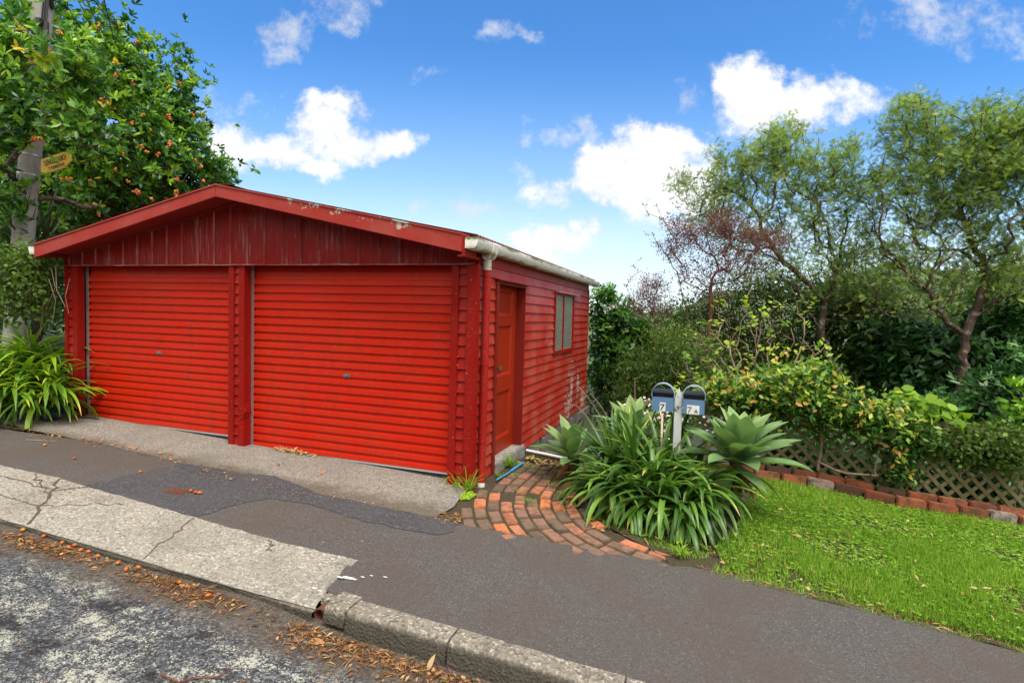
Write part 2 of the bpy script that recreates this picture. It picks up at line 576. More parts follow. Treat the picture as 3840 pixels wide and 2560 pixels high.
def paint(name, col, fade=(.42, .10, .075), fade_amt=.3, speck=0.0, rough=.42, streak=0.0, lichen=None, dirt=0.0, spec=.14, band=None):
    """weathered red paint: chalky fading, tiny pale flecks, vertical streaks, lichen where given"""
    m, t, out = new_mat(name)
    p = pos(t)
    big = t.noise(p, 2.3, 5, .6)
    c = t.mix(t.math('MULTIPLY', t.step(big, .35, .75), fade_amt), col, fade)
    fine = t.noise(p, 60, 3, .6)
    c = t.mix(t.math('MULTIPLY', t.step(fine, .45, .8), .25), c, tuple(x * .6 for x in col))
    if dirt:
        dn = t.noise(t.vmath('MULTIPLY', p, (9, 9, 2.0)), 1.0, 6, .65)
        c = t.mix(t.math('MULTIPLY', t.step(dn, .5, .8), dirt), c, (.05, .035, .03))
    if streak:
        sn = t.noise(t.vmath('MULTIPLY', p, (34, 34, 2.2)), 1.0, 6, .7)
        sn2 = t.noise(p, 3.1, 4, .6)
        c = t.mix(t.math('MULTIPLY', t.math('MULTIPLY', t.step(sn, .50, .80), t.step(sn2, .38, .66)), streak), c, (.34, .24, .25))
    if speck:
        v = t.voronoi(p, 38)
        vc = t.voronoi(p, 38, out='Color')
        sel = t.math('MULTIPLY', t.math('GREATER_THAN', t.add('ShaderNodeSeparateColor', inp={0: vc}).outputs[0], 1 - speck), t.step(t.noise(p, 1.9, 3), .42, .58))
        rr = t.math('MULTIPLY', t.step(v, .20, .14), sel)
        c = t.mix(rr, c, (.52, .45, .40))
        v2 = t.voronoi(p, 110)
        vc2 = t.voronoi(p, 110, out='Color')
        sel2 = t.math('GREATER_THAN', t.add('ShaderNodeSeparateColor', inp={0: vc2}).outputs[1], 1 - speck * 1.2)
        c = t.mix(t.math('MULTIPLY', t.math('MULTIPLY', t.step(v2, .26, .18), sel2), .8), c, (.50, .36, .33))
    if lichen:
        sp = t.add('ShaderNodeSeparateXYZ', inp={0: p})
        mask = None
        for axis_a, ca, ra, axis_b, cb, rb, amt in lichen:
            da = t.math('DIVIDE', t.math('SUBTRACT', sp.outputs[axis_a], ca), ra)
            db = t.math('DIVIDE', t.math('SUBTRACT', sp.outputs[axis_b], cb), rb)
            q = t.math('MULTIPLY_ADD', t.math('ADD', t.math('MULTIPLY', da, da), t.math('MULTIPLY', db, db)), -amt, amt)
            mask = q if mask is None else t.math('MAXIMUM', mask, q)
        ln = t.noise(p, 24, 6, .7)
        lf = t.step(t.math('ADD', t.math('MAXIMUM', mask, -.5), t.math('MULTIPLY', t.math('SUBTRACT', ln, .5), 3.4)), .55, .80)
        lcol = t.mix(t.noise(p, 70, 3), (.30, .29, .23), (.66, .65, .58))
        c = t.mix(lf, c, lcol)
    if band:                                        # a different weathering below a height
        sp = t.add('ShaderNodeSeparateXYZ', inp={0: p})
        bm_ = t.math('MULTIPLY', t.step(t.math('ADD', sp.outputs[2], t.math('MULTIPLY', t.math('SUBTRACT', big, .5), .6)), band[0], band[1]), band[3])
        c = t.mix(bm_, c, band[2])
    b_ = t.math('ADD', t.math('MULTIPLY', fine, .5), t.noise(p, 14, 3))
    principled(t, out, c, t.math('MULTIPLY_ADD', t.noise(p, 5, 4), .25, rough - .12), spec, b_, .0015)
    return m


RED = (.40, .018, .011)
M = {}
M['door'] = paint('roller_door_red', (.58, .016, .0018), (.52, .034, .007), .50, .014, .36, dirt=.38, streak=.12, spec=.34)
M['trim'] = paint('trim_red', (.27, .007, .004), (.30, .022, .013), .40, .05, .40, dirt=.22, streak=.08)
M['board'] = paint('weatherboard_red', (.29, .009, .005), (.37, .04, .024), .5, .03, .42, dirt=.15)
M['side'] = paint('side_weatherboard_red', (.38, .019, .009), (.43, .095, .065), .75, .045, .40, dirt=.26, streak=.20,
                  lichen=[(1, 4.05, .45, 2, .20, .40, .70), (1, 4.25, .15, 2, .45, .45, .85), (1, 4.75, .18, 2, .50, .42, .70), (1, 5.2, .32, 2, .18, .34, .75), (1, 2.75, .35, 2, 1.38, .40, .34), (1, 4.2, .7, 2, .72, .5, .42), (1, 2.6, .9, 2, .45, .7, .22)])
M['gable'] = paint('gable_sheet_red', (.215, .006, .004), (.18, .016, .012), .5, .014, .45, streak=1.0, dirt=.62)
M['barge'] = paint('barge_red', (.36, .032, .024), (.38, .075, .058), .8, .012, .42,
                   lichen=[(0, -1.88, .10, 2, 2.76, .06, .62), (0, -1.60, .30, 2, 2.70, .05, .62), (0, -1.28, .22, 2, 2.64, .05, .6), (0, -.62, .16, 2, 2.52, .10, .85), (0, -1.0, .25, 2, 2.55, .04, .45), (0, -4.6, .9, 2, 2.66, .04, .10)])
M['rib'] = paint('pale_rib_red', (.26, .035, .028), (.42, .20, .18), .9, .012, .5, streak=.9, dirt=.45)  # paler red for the sloped rib sides and the drip edge
M['soffit'] = paint('soffit_red', (.24, .014, .010), (.22, .03, .022), .5, .0, .5, dirt=.3, streak=.2)
M['sidedoor'] = paint('side_door_red', (.31, .022, .006), (.33, .034, .013), .3, .004, .38)
M['frame'] = paint('door_frame_red', (.20, .016, .010), (.24, .03, .02), .4, .01, .45, dirt=.2)
M['pipe'] = paint('downpipe_red', (.30, .014, .010), (.42, .05, .04), .35, .05, .33)
M['roof'] = paint('roof_iron_red', (.22, .045, .035), (.28, .12, .10), .6, .05, .5, dirt=.3)
M['dark'] = plain('dark_gap', (.012, .011, .010), .9)
M['galv'] = plain('galvanised', (.42, .44, .45), .38, .2, 30, metal=.7)
M['alu'] = plain('bottom_rail', (.72, .73, .74), .35, .08, 20, metal=.2)
M['rubber'] = plain('rubber_seal', (.014, .015, .018), .6)
M['white'] = plain('white_paint', (.72, .72, .70), .45, .06, 10)
M['black'] = plain('black_ink', (.012, .012, .014), .5)


def gutter_mat():
    m, t, out = new_mat('gutter_white_grimy')
    p = pos(t)
    sp = t.add('ShaderNodeSeparateXYZ', inp={0: p})
    n1 = t.noise(t.vmath('MULTIPLY', p, (20, 6, 26)), 1.0, 6, .65)
    n2 = t.noise(p, 2.2, 4)
    c = t.mix(t.step(n1, .50, .76), (.78, .78, .73), (.56, .55, .42))
    topn = t.math('ADD', sp.outputs[2], t.math('MULTIPLY', t.math('SUBTRACT', n1, .5), .06))
    c = t.mix(t.math('MULTIPLY', t.step(topn, 2.325, 2.35), t.step(n2, .35, .6)), c, (.16, .17, .05))
    c = t.mix(t.math('MULTIPLY', t.step(topn, 2.30, 2.26), t.step(t.noise(p, 3.7, 4), .4, .6)), c, (.30, .24, .12))
    principled(t, out, c, .5)
    return m


M['gutter'] = gutter_mat()


def glass_mat():
    m, t, out = new_mat('obscure_glass')
    p = pos(t)
    n1 = t.noise(t.vmath('MULTIPLY', p, (20, 38, 10)), 1.0, 4, .6)
    c = t.mix(n1, (.10, .13, .11), (.30, .34, .28))  # mottled grey green stands in for reflections in the panes
    principled(t, out, c, .14, .8, t.noise(t.vmath('MULTIPLY', p, (60, 60, 30)), 1.0, 2), .004)
    return m


M['glass'] = glass_mat()


def concrete(name, base, light, dark, chips=70, moss=.0, wet=None, rough=.85, bd=.004, wamp=.55):
    m, t, out = new_mat(name)
    p = pos(t)
    v = t.voronoi(p, chips, out='Color')
    vs_ = t.add('ShaderNodeSeparateColor', inp={0: v})
    c = t.ramp(vs_.outputs[0], [(0, dark), (.35, base), (.75, base), (1, light)])
    c = t.mix(t.step(t.noise(p, chips * 1.7, 3, .6), .35, .75), c, tuple(x * .62 for x in base))
    big = t.noise(p, 1.7, 6, .62)
    c = t.mix(t.math('MULTIPLY', t.step(big, .42, .75), .55), c, tuple(x * .55 for x in base))
    if moss:
        c = t.mix(t.math('MULTIPLY', t.step(t.noise(p, 3.3, 6, .7), .5, .72), moss), c, (.035, .036, .018))
    if wet:
        sp = t.add('ShaderNodeSeparateXYZ', inp={0: p})
        for axis, a, b, col, amt in wet:
            c = t.mix(t.math('MULTIPLY', t.step(t.math('ADD', sp.outputs[axis], t.math('MULTIPLY', t.math('SUBTRACT', t.noise(p, 2.6, 6, .65), .5), wamp)), a, b), amt), c, col)
    h = t.math('ADD', t.voronoi(p, chips), t.math('MULTIPLY', t.noise(p, chips * 2, 3), .6))
    principled(t, out, c, rough, .3, h, bd)
    return m


M['slab'] = concrete('driveway_concrete', (.265, .243, .205), (.50, .46, .40), (.10, .088, .072), 85,
                     wet=[(1, -.45, -.75, (.085, .065, .042), .72)])
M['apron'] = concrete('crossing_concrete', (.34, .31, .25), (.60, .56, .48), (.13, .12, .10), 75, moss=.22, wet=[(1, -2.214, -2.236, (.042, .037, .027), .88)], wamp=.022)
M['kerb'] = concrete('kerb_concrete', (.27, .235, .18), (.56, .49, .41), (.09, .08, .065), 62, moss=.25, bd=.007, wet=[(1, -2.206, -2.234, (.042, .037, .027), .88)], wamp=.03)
M['plinth'] = concrete('foundation_concrete', (.33, .31, .27), (.5, .48, .43), (.15, .14, .12), 40, moss=.5)


def asphalt(name, base, light, brown, chips=150, rough=.82):
    m, t, out = new_mat(name)
    p = pos(t)
    v = t.add('ShaderNodeSeparateColor', inp={0: t.voronoi(p, chips, out='Color')})
    c = t.ramp(v.outputs[0], [(0, tuple(x * .5 for x in base)), (.5, base), (.9, base), (1, light)])
    c = t.mix(t.math('MULTIPLY', t.step(t.noise(p, 1.1, 5, .6), .38, .70), .85), c, brown)
    c = t.mix(t.math('MULTIPLY', t.step(t.noise(p, 230, 3, .6), .4, .75), .5), c, tuple(x * .55 for x in base))
    # a few pale spots and gum marks
    vd = t.voronoi(p, 4.2); vcol = t.add('ShaderNodeSeparateColor', inp={0: t.voronoi(p, 4.2, out='Color')})
    gm = t.math('MULTIPLY', t.step(t.math('ADD', vd, t.math('MULTIPLY', t.noise(p, 30, 4), .10)), .12, .085), t.math('GREATER_THAN', vcol.outputs[0], .80))
    c = t.mix(t.math('MULTIPLY', gm, .6), c, (.26, .22, .15))
    h = t.math('ADD', t.voronoi(p, chips), t.noise(p, 240, 3))
    principled(t, out, c, rough, .35, h, .0028)
    return m


M['path'] = asphalt('footpath_asphalt', (.100, .090, .081), (.20, .185, .165), (.092, .069, .052))
M['patch'] = asphalt('patch_asphalt', (.066, .066, .070), (.21, .205, .20), (.075, .072, .072), 110)


def road_mat():
    m, t, out = new_mat('chipseal_road')
    p = pos(t)
    v = t.add('ShaderNodeSeparateColor', inp={0: t.voronoi(p, 75, out='Color')})
    c = t.ramp(v.outputs[0], [(0, (.018, .018, .02)), (.4, (.06, .063, .066)), (.8, (.12, .125, .13)), (1, (.24, .24, .24))])
    c = t.mix(t.math('MULTIPLY', t.step(t.noise(p, 90, 3, .6), .4, .7), .6), c, (.022, .021, .021))
    sp = t.add('ShaderNodeSeparateXYZ', inp={0: p})
    near = t.step(t.math('ADD', sp.outputs[1], t.math('MULTIPLY', t.math('SUBTRACT', t.noise(p, 3, 5), .5), .5)), -2.62, -2.42)   # gutter silt
    # lichen blotches on the seal
    l1 = t.noise(p, 4.5, 4, .6); l2 = t.noise(p, 26, 5, .65)
    l3 = t.noise(p, 105, 3, .6)
    lf = t.step(t.math('ADD', t.math('ADD', t.math('MULTIPLY', l1, .85), t.math('MULTIPLY', l2, .8)), t.math('MULTIPLY', l3, 1.0)), 1.39, 1.48)
    lf = t.math('MULTIPLY', lf, t.math('SUBTRACT', 1.0, near))
    lcol = t.mix(t.noise(p, 80, 3), (.34, .34, .25), (.62, .61, .49))
    c = t.mix(t.math('MULTIPLY', lf, .85), c, lcol)
    # bitumen bleed, dark smears along the street
    b1 = t.noise(t.vmath('MULTIPLY', p, (2.4, 5.5, 1)), 1.0, 6, .62)
    c = t.mix(t.math('MULTIPLY', t.math('MULTIPLY', t.step(b1, .56, .64), t.step(l2, .38, .52)), .92), c, (.014, .012, .011))
    c = t.mix(t.math('MULTIPLY', near, .8), c, t.mix(v.outputs[1], (.055, .040, .026), (.15, .115, .08)))
    h = t.math('ADD', t.math('MULTIPLY', t.voronoi(p, 75), 1.2), t.noise(p, 160, 3))
    principled(t, out, c, .75, .4, h, .006)
    return m


M['road'] = road_mat()


def soil_mat():
    m, t, out = new_mat('soil_and_moss')
    p = pos(t)
    c = t.mix(t.noise(p, 30, 6, .7), (.028, .020, .013), (.13, .095, .060))
    c = t.mix(t.math('MULTIPLY', t.step(t.noise(p, 5.5, 6, .7), .46, .64), .75), c, (.055, .075, .018))
    principled(t, out, c, .95, .2, t.noise(p, 60, 5, .7), .02)
    return m


M['soil'] = soil_mat()


def terrain_mat():
    m, t, out = new_mat('rough_ground')
    p = pos(t)
    c = t.mix(t.noise(p, 3, 6, .7), (.022, .030, .012), (.06, .065, .028))
    principled(t, out, c, .95, .2, t.noise(p, 20, 5, .7), .03)
    return m


M['terrain'] = terrain_mat()


def hill_mat():
    m, t, out = new_mat('bush_hillside')
    p = pos(t)
    c = t.mix(t.step(t.noise(p, .02, 8, .65), .4, .6), (.06, .085, .045), (.16, .18, .10))
    c = t.mix(t.math('MULTIPLY', t.step(t.noise(p, .10, 6, .7), .5, .62), .8), c, (.045, .065, .035))
    principled(t, out, c, .95, .1)
    return m


M['hill'] = hill_mat()


def tint_mat(name, stops, rough=.45, trans=.3, spec=.4, noise=0.0, bump=None, moss=0.0):
    """leaf / blade / brick material: colour from the per-leaf tint value"""
    m, t, out = new_mat(name)
    at_ = t.add('ShaderNodeAttribute', attribute_name='tint')
    c = t.ramp(at_.outputs['Fac'], stops)
    if noise:
        nn = t.noise(pos(t), noise, 4)
        c = t.mix(t.math('MULTIPLY', t.step(nn, .4, .75), .45), c, t.mix(.5, c, (.02, .018, .012)))
    if moss:
        mn = t.noise(pos(t), 6.5, 6, .7)
        c = t.mix(t.math('MULTIPLY', t.step(mn, .46, .60), moss), c, (.050, .048, .022))
        c = t.mix(t.math('MULTIPLY', t.step(t.noise(pos(t), 44, 4, .7), .52, .68), moss * .8), c, (.06, .045, .032))
    b = t.add('ShaderNodeBsdfPrincipled', inp={'Base Color': c, 'Roughness': rough})
    b.inputs['Specular IOR Level'].default_value = spec
    if bump:
        bn_ = t.add('ShaderNodeBump', inp={'Height': t.noise(pos(t), bump[0], 4), 'Distance': bump[1]})
        t.l.new(bn_.outputs[0], b.inputs['Normal'])
    if trans > 0:
        tr = t.add('ShaderNodeBsdfTranslucent', inp={'Color': t.mix(1.0, c, (1.5, 1.55, .8), 'MULTIPLY')})
        mx = t.add('ShaderNodeMixShader', inp={0: trans, 1: b.outputs[0], 2: tr.outputs[0]})
        t.l.new(mx.outputs[0], out.inputs[0])
    else:
        t.l.new(b.outputs[0], out.inputs[0])
    return m


M['karaka'] = tint_mat('glossy_tree_leaf', [(0, (.012, .042, .010)), (.4, (.042, .140, .016)), (.7, (.14, .32, .022)), (.96, (.32, .50, .035)), (1, (.62, .46, .03))], .34, .30, .40)
M['darkleaf'] = tint_mat('dark_glossy_leaf', [(0, (.012, .036, .013)), (.5, (.032, .100, .024)), (.85, (.075, .21, .038)), (1, (.16, .30, .06))], .32, .24, .40)
M['midleaf'] = tint_mat('mid_green_leaf', [(0, (.030, .056, .014)), (.5, (.095, .17, .030)), (.85, (.20, .31, .055)), (1, (.36, .42, .07))], .5, .34, .25)
M['limeleaf'] = tint_mat('lime_leaf', [(0, (.10, .22, .02)), (.5, (.30, .46, .04)), (1, (.55, .64, .07))], .5, .35, .25)
M['hedge'] = tint_mat('hedge_leaf', [(0, (.016, .060, .012)), (.45, (.065, .175, .022)), (.72, (.22, .36, .040)), (.86, (.50, .50, .06)), (.94, (.58, .34, .08)), (1, (.46, .17, .07))], .4, .28, .35)
M['kowhai'] = tint_mat('fine_leaflet', [(0, (.065, .115, .034)), (.4, (.16, .26, .062)), (.75, (.33, .44, .10)), (1, (.58, .60, .14))], .50, .42, .25)
M['purple'] = tint_mat('purple_leaf', [(0, (.070, .042, .040)), (.5, (.18, .080, .082)), (.8, (.28, .13, .12)), (1, (.16, .17, .06))], .55, .28, .2)
M['strap'] = tint_mat('strap_leaf', [(0, (.030, .080, .010)), (.5, (.095, .21, .014)), (.8, (.22, .38, .018)), (.95, (.44, .52, .03)), (1, (.58, .48, .06))], .36, .28, .4)
M['strapdark'] = tint_mat('strap_leaf_dark', [(0, (.020, .055, .012)), (.5, (.080, .180, .026)), (.85, (.20, .36, .05)), (.97, (.36, .48, .08)), (1, (.58, .44, .10))], .34, .25, .4)
M['agave'] = tint_mat('agave_leaf', [(0, (.06, .11, .03)), (.4, (.15, .255, .090)), (.75, (.22, .36, .145)), (.92, (.38, .50, .17)), (1, (.62, .58, .03))], .42, .22, .3, noise=7)
M['grass'] = tint_mat('grass_blade', [(0, (.06, .13, .012)), (.45, (.19, .36, .030)), (.8, (.36, .53, .07)), (.95, (.56, .62, .17)), (1, (.66, .58, .34))], .55, .42, .2)
M['flax'] = tint_mat('flax_leaf', [(0, (.02, .04, .012)), (.6, (.06, .10, .03)), (1, (.16, .16, .05))], .4, .2, .4)
M['dry'] = tint_mat('dry_leaf', [(0, (.07, .030, .014)), (.35, (.22, .095, .036)), (.65, (.42, .22, .09)), (.9, (.60, .42, .22)), (1, (.16, .24, .03))], .7, .15, .25)
M['berry'] = tint_mat('orange_fruit', [(0, (.40, .07, .01)), (.6, (.54, .14, .012)), (1, (.58, .24, .02))], .35, .0, .4)
M['flower'] = tint_mat('daisy_petal', [(0, (.75, .72, .70)), (.7, (.80, .72, .72)), (1, (.70, .36, .42))], .6, .2, .2)
M['brick'] = tint_mat('paver_brick', [(0, (.12, .090, .062)), (.3, (.22, .135, .092)), (.55, (.32, .155, .10)), (.7, (.46, .175, .095)), (.88, (.56, .19, .085)), (1, (.60, .17, .05))], .85, .0, .25, noise=30, bump=(60, .006), moss=.5)
M['redbrick'] = tint_mat('edging_brick', [(0, (.07, .035, .024)), (.4, (.17, .050, .028)), (.7, (.29, .075, .032)), (.9, (.30, .11, .06)), (1, (.30, .25, .22))], .85, .0, .25, noise=14, bump=(50, .006), moss=.7)


def bark(name, a, b, lich=.4, lcol=(.42, .42, .36), scale=22):
    m, t, out = new_mat(name)
    p = pos(t)
    n1 = t.noise(t.vmath('MULTIPLY', p, (1, 1, .35)), scale, 5, .65)
    c = t.mix(n1, a, b)
    c = t.mix(t.math('MULTIPLY', t.step(t.noise(p, 9, 6, .7), .52, .62), lich), c, lcol)
    principled(t, out, c, .85, .2, n1, .012)
    return m


M['bark'] = bark('grey_brown_bark', (.045, .027, .019), (.15, .095, .068), .62, (.38, .38, .32))
M['redbark'] = bark('reddish_bark', (.09, .030, .018), (.22, .08, .05), .15)
M['twig'] = bark('pale_twig', (.16, .11, .07), (.34, .25, .18), .3)
M['darkbark'] = bark('dark_bark', (.02, .014, .010), (.07, .05, .035), .2)
M['pole'] = bark('pole_wood', (.16, .145, .125), (.46, .44, .41), .35, (.20, .18, .13), 12)
M['oldpaint'] = bark('flaking_white_timber', (.46, .48, .47), (.74, .76, .76), .95, (.055, .05, .042), 9)
M['lattice'] = bark('mossy_lattice', (.10, .088, .042), (.26, .23, .12), .45, (.13, .145, .04), 14)
M['timber'] = bark('weathered_timber', (.085, .072, .058), (.25, .22, .19), .4, (.30, .29, .26), 16)
M['sleeper'] = bark('mossy_sleeper', (.05, .04, .028), (.16, .13, .09), .4, (.08, .09, .03), 16)
M['blue'] = plain('letterbox_blue', (.105, .205, .36), .45, .12, 20)
M['bluegrey'] = plain('letterbox_lid', (.30, .38, .50), .4, .1, 20)
M['signyellow'] = plain('sign_yellow', (.88, .54, .05), .4, .06, 10)
M['strapmetal'] = plain('steel_strap', (.45, .46, .45), .4, .15, 30, metal=.5)
M['hose'] = plain('blue_hose', (.05, .29, .50), .4, .1, 14)
M['rust'] = plain('rusty_iron', (.13, .045, .028), .8, .4, 40)
M['cable'] = plain('black_cable', (.02, .02, .022), .5)
M['box'] = plain('cream_box', (.62, .60, .48), .5, .1, 8)


# ================================================================== THE SETTING
def terr(x, y):
    """natural ground: the street bench, then a bank falling away behind the garage and fence"""
    base = G(np.clip(x, -30, 12), np.clip(y, -20, 3))
    d = np.maximum(0, y - 1.9 - 0.35 * np.clip(x - 1.5, 0, 6) * .6)
    fall = np.where(x > -5.6, 1.0, np.clip((x + 9) / 3.4, 0, 1) * .6)
    near = -0.42 * np.minimum(d, 6) * fall
    far = -0.16 * np.clip(d - 6, 0, 240)
    uphill = 0.75 * np.clip(-y - 10.5, 0, 14) + 0.25 * np.clip(-y - 24.5, 0, 300)      # unseen bank behind the camera, added to block low light
    return base + near + far + uphill - 0.05


def grid_mesh(name, xs, ys, zf, mat):
    X, Y = np.meshgrid(xs, ys)
    V = np.stack([X.ravel(), Y.ravel(), zf(X.ravel(), Y.ravel())], 1)
    nx = len(xs); i = np.arange(len(ys) - 1)[:, None] * nx + np.arange(nx - 1)[None]
    F = np.stack([i, i + 1, i + nx + 1, i + nx], 2).reshape(-1, 4)
    return link(name, npmesh(name, V, [F], smooth=True), mat)


def geo(a, b, n, p=2.2):
    return a + (b - a) * np.linspace(0, 1, n) ** p


xs = np.concatenate([-geo(14, 1500, 26)[::-1], np.linspace(-13.6, 13.6, 96), geo(14, 1500, 26)])
ys = np.concatenate([-geo(3.2, 900, 22)[::-1], np.linspace(-3.0, 14, 70), geo(14.3, 1500, 30)])
ground = tag(grid_mesh('ground', xs, ys, lambda x, y: terr(x, y) - np.where(y < -1.2, .16, 0), M['terrain']), kind='structure')


def hills_z(x, y):
    r = np.hypot(x, y)
    b = np.degrees(np.arctan2(x, y))
    ridge = 12 + np.clip((b + 6.7) / 22.4, -.5, 1.1) * 44 + 4 * np.sin(b * .53) + 2.5 * np.sin(b * 1.3) + 1.2 * np.sin(b * 3.7)
    u = np.clip((r - 330) / 330, 0, 1)
    return -48 + (ridge + 48) * (u * u * (3 - 2 * u)) - np.clip(r - 660, 0, 900) * .25 + 3 * np.sin(r * .03 + b * .5)


rr = np.linspace(300, 1100, 40); bb = np.radians(np.linspace(-80, 80, 160))
RR, BB = np.meshgrid(rr, bb)
HX, HY = RR * np.sin(BB), RR * np.cos(BB)
HV = np.stack([HX.ravel(), HY.ravel(), hills_z(HX.ravel(), HY.ravel())], 1)
ii = np.arange(159)[:, None] * 40 + np.arange(39)[None]
tag(link('hills', npmesh('hills', HV, [np.stack([ii, ii + 1, ii + 41, ii + 40], 2).reshape(-1, 4)[:, ::-1]], smooth=True), M['hill']), kind='structure')

# street
def road_z(x, y):
    k = np.clip((x + .5) / .8, 0, 1); k = k * k * (3 - 2 * k)
    return G(x, np.maximum(y, -2.4)) - (.066 + .048 * k) + .03 * np.clip(-2.4 - y, 0, 3)


tag(sheet('road', [(-16, -2.2), (-8, -2.2), (9, -2.2), (9, -10), (-16, -10)], road_z, M['road'], .3), kind='structure')
tag(sheet('footpath', [(-16, -.75), (-5.4, -.80), (-3.9, -.62), (-2.9, -.70), (-1.4, -.86), (-.4, -.76), (.05, -.76), (.3, -.81), (1.34, -.765), (1.97, -.70), (2.25, -.655), (3.05, -.68), (3.98, -.72), (9, -.8),
                        (9, -2.11), (.2, -2.115), (-.06, -2.07), (-.13, -1.76), (-1.6, -1.72), (-4.1, -1.66), (-16, -1.6)], lambda x, y: G(x, y), M['path'], .3, .004, .008), kind='structure')
tag(sheet('asphalt_patch', [(-2.99, -1.56), (-2.82, -.74), (-2.1, -.70), (-1.79, -.62), (-1.1, -.80), (-.5, -.80), (.24, -.84), (.29, -.97), (.19, -1.09), (-.4, -1.13), (-1.0, -1.04), (-1.42, -1.08), (-1.55, -1.3), (-1.62, -1.66)],
           lambda x, y: G(x, y), M['patch'], .25, .008, .007), kind='structure')
tag(sheet('driveway', [(-7.4, -.55), (-5.2, -.70), (-3.92, -.68), (-2.95, -.745), (-1.47, -.925), (-.5, -.82), (.02, -.79), (.07, -.52), (.0, -.06), (-.02, .13), (-5.72, .13), (-5.75, -.05), (-7.4, .2)],
           lambda x, y: G(x, y) - .004 * np.clip(-y, 0, 1), M['slab'], .25, .010, .005), kind='structure')


def apron_z(x, y):
    return G(x, y) - .045 * np.clip((-1.62 - y) / .6, 0, 1.2) ** 1.2


ap_out = [(-16, -1.5), (-4.1, -1.58), (-3.35, -1.555), (-2.89, -1.59), (-1.89, -1.635), (-1.61, -1.65), (-.77, -1.69), (-.1, -1.68), (-.075, -2.03), (-.03, -2.215), (-1, -2.235), (-2.8, -2.225), (-16, -2.2)]
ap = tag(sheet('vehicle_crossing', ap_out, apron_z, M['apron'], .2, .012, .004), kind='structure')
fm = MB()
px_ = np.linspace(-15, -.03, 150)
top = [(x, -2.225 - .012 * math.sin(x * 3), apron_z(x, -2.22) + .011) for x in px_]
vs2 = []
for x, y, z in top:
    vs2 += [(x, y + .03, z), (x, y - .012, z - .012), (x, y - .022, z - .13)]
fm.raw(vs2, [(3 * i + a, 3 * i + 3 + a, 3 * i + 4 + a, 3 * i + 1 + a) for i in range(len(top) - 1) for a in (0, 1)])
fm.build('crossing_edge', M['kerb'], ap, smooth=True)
# cracks with leaf dirt across the crossing, tooled joints
ck = MB()


def crack(pts, wdt, zf, off):
    for a, b in zip(pts[:-1], pts[1:]):
        a, b = np.array(a), np.array(b); d = (b - a) / np.linalg.norm(b - a); nrm = np.array([-d[1], d[0]]) * wdt / 2 * RNG.uniform(.6, 1.4)
        q = [a - nrm, b - nrm, b + nrm, a + nrm]
        ck.raw([(p[0], p[1], float(zf(p[0], p[1])) + off) for p in q], [(0, 1, 2, 3)])


def wig(a, b, n, amp):
    a, b = np.array(a, float), np.array(b, float); d = b - a; nn = np.array([-d[1], d[0]]) / np.linalg.norm(d)
    return [tuple(a + d * i / n + (nn * RNG.normal(0, amp) if 0 < i < n else 0)) for i in range(n + 1)]


for a, b, wd in (((-1.61, -1.66), (-1.42, -2.21), .009), ((-3.3, -1.57), (-2.62, -2.2), .018), ((-3.62, -1.58), (-2.95, -1.86), .008), ((-4.1, -1.75), (-3.05, -1.75), .008), ((-3.05, -1.75), (-2.9, -1.6), .012),
                 ((-4.3, -1.95), (-2.85, -1.98), .007), ((-4.4, -1.6), (-3.3, -2.18), .009), ((-.85, -1.69), (-.72, -1.82), .008), ((-2.9, -1.98), (-2.3, -1.72), .007)):
    crack(wig(a, b, 12, .016), wd, apron_z, .0155)
ck.build('crack', plain('crack_dirt', (.085, .058, .036), .95, .5, 40), ap)

# kerb
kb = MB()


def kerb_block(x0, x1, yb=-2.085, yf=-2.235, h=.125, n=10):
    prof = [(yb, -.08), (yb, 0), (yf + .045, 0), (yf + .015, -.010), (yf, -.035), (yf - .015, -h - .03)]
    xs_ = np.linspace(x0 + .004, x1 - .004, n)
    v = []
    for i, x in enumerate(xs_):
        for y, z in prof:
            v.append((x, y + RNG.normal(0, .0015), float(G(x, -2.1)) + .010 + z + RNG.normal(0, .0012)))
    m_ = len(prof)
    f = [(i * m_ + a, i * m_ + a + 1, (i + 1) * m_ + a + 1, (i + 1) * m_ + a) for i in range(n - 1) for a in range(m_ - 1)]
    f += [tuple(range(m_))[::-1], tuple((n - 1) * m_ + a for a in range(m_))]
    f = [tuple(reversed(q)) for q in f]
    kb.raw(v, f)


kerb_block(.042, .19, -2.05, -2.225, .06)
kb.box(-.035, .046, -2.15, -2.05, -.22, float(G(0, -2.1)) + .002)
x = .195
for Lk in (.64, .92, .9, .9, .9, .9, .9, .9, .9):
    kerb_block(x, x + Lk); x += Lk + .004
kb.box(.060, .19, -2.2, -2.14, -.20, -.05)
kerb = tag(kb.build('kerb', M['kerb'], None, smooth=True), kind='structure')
# stormwater outlet pipe poking out of the kerb
ot = MB(); ring = []
po = np.array([.004, -2.205, float(G(.03, -2.2)) - .070])
for ro, ri in ((.046, .038),):
    for k in range(20):
        a = 2 * math.pi * k / 20
        ring += [(po[0] + ro * math.cos(a), po[1], po[2] + ro * math.sin(a)), (po[0] + ri * math.cos(a), po[1], po[2] + ri * math.sin(a)), (po[0] + ro * math.cos(a), po[1] + .16, po[2] + ro * math.sin(a)), (po[0] + ri * math.cos(a), po[1] + .16, po[2] + ri * math.sin(a))]
ot.raw(ring, [q for k in range(20) for q in ((4 * k, 4 * ((k + 1) % 20), 4 * ((k + 1) % 20) + 1, 4 * k + 1), (4 * k, 4 * k + 2, 4 * ((k + 1) % 20) + 2, 4 * ((k + 1) % 20)), (4 * k + 1, 4 * ((k + 1) % 20) + 1, 4 * ((k + 1) % 20) + 3, 4 * k + 3))])
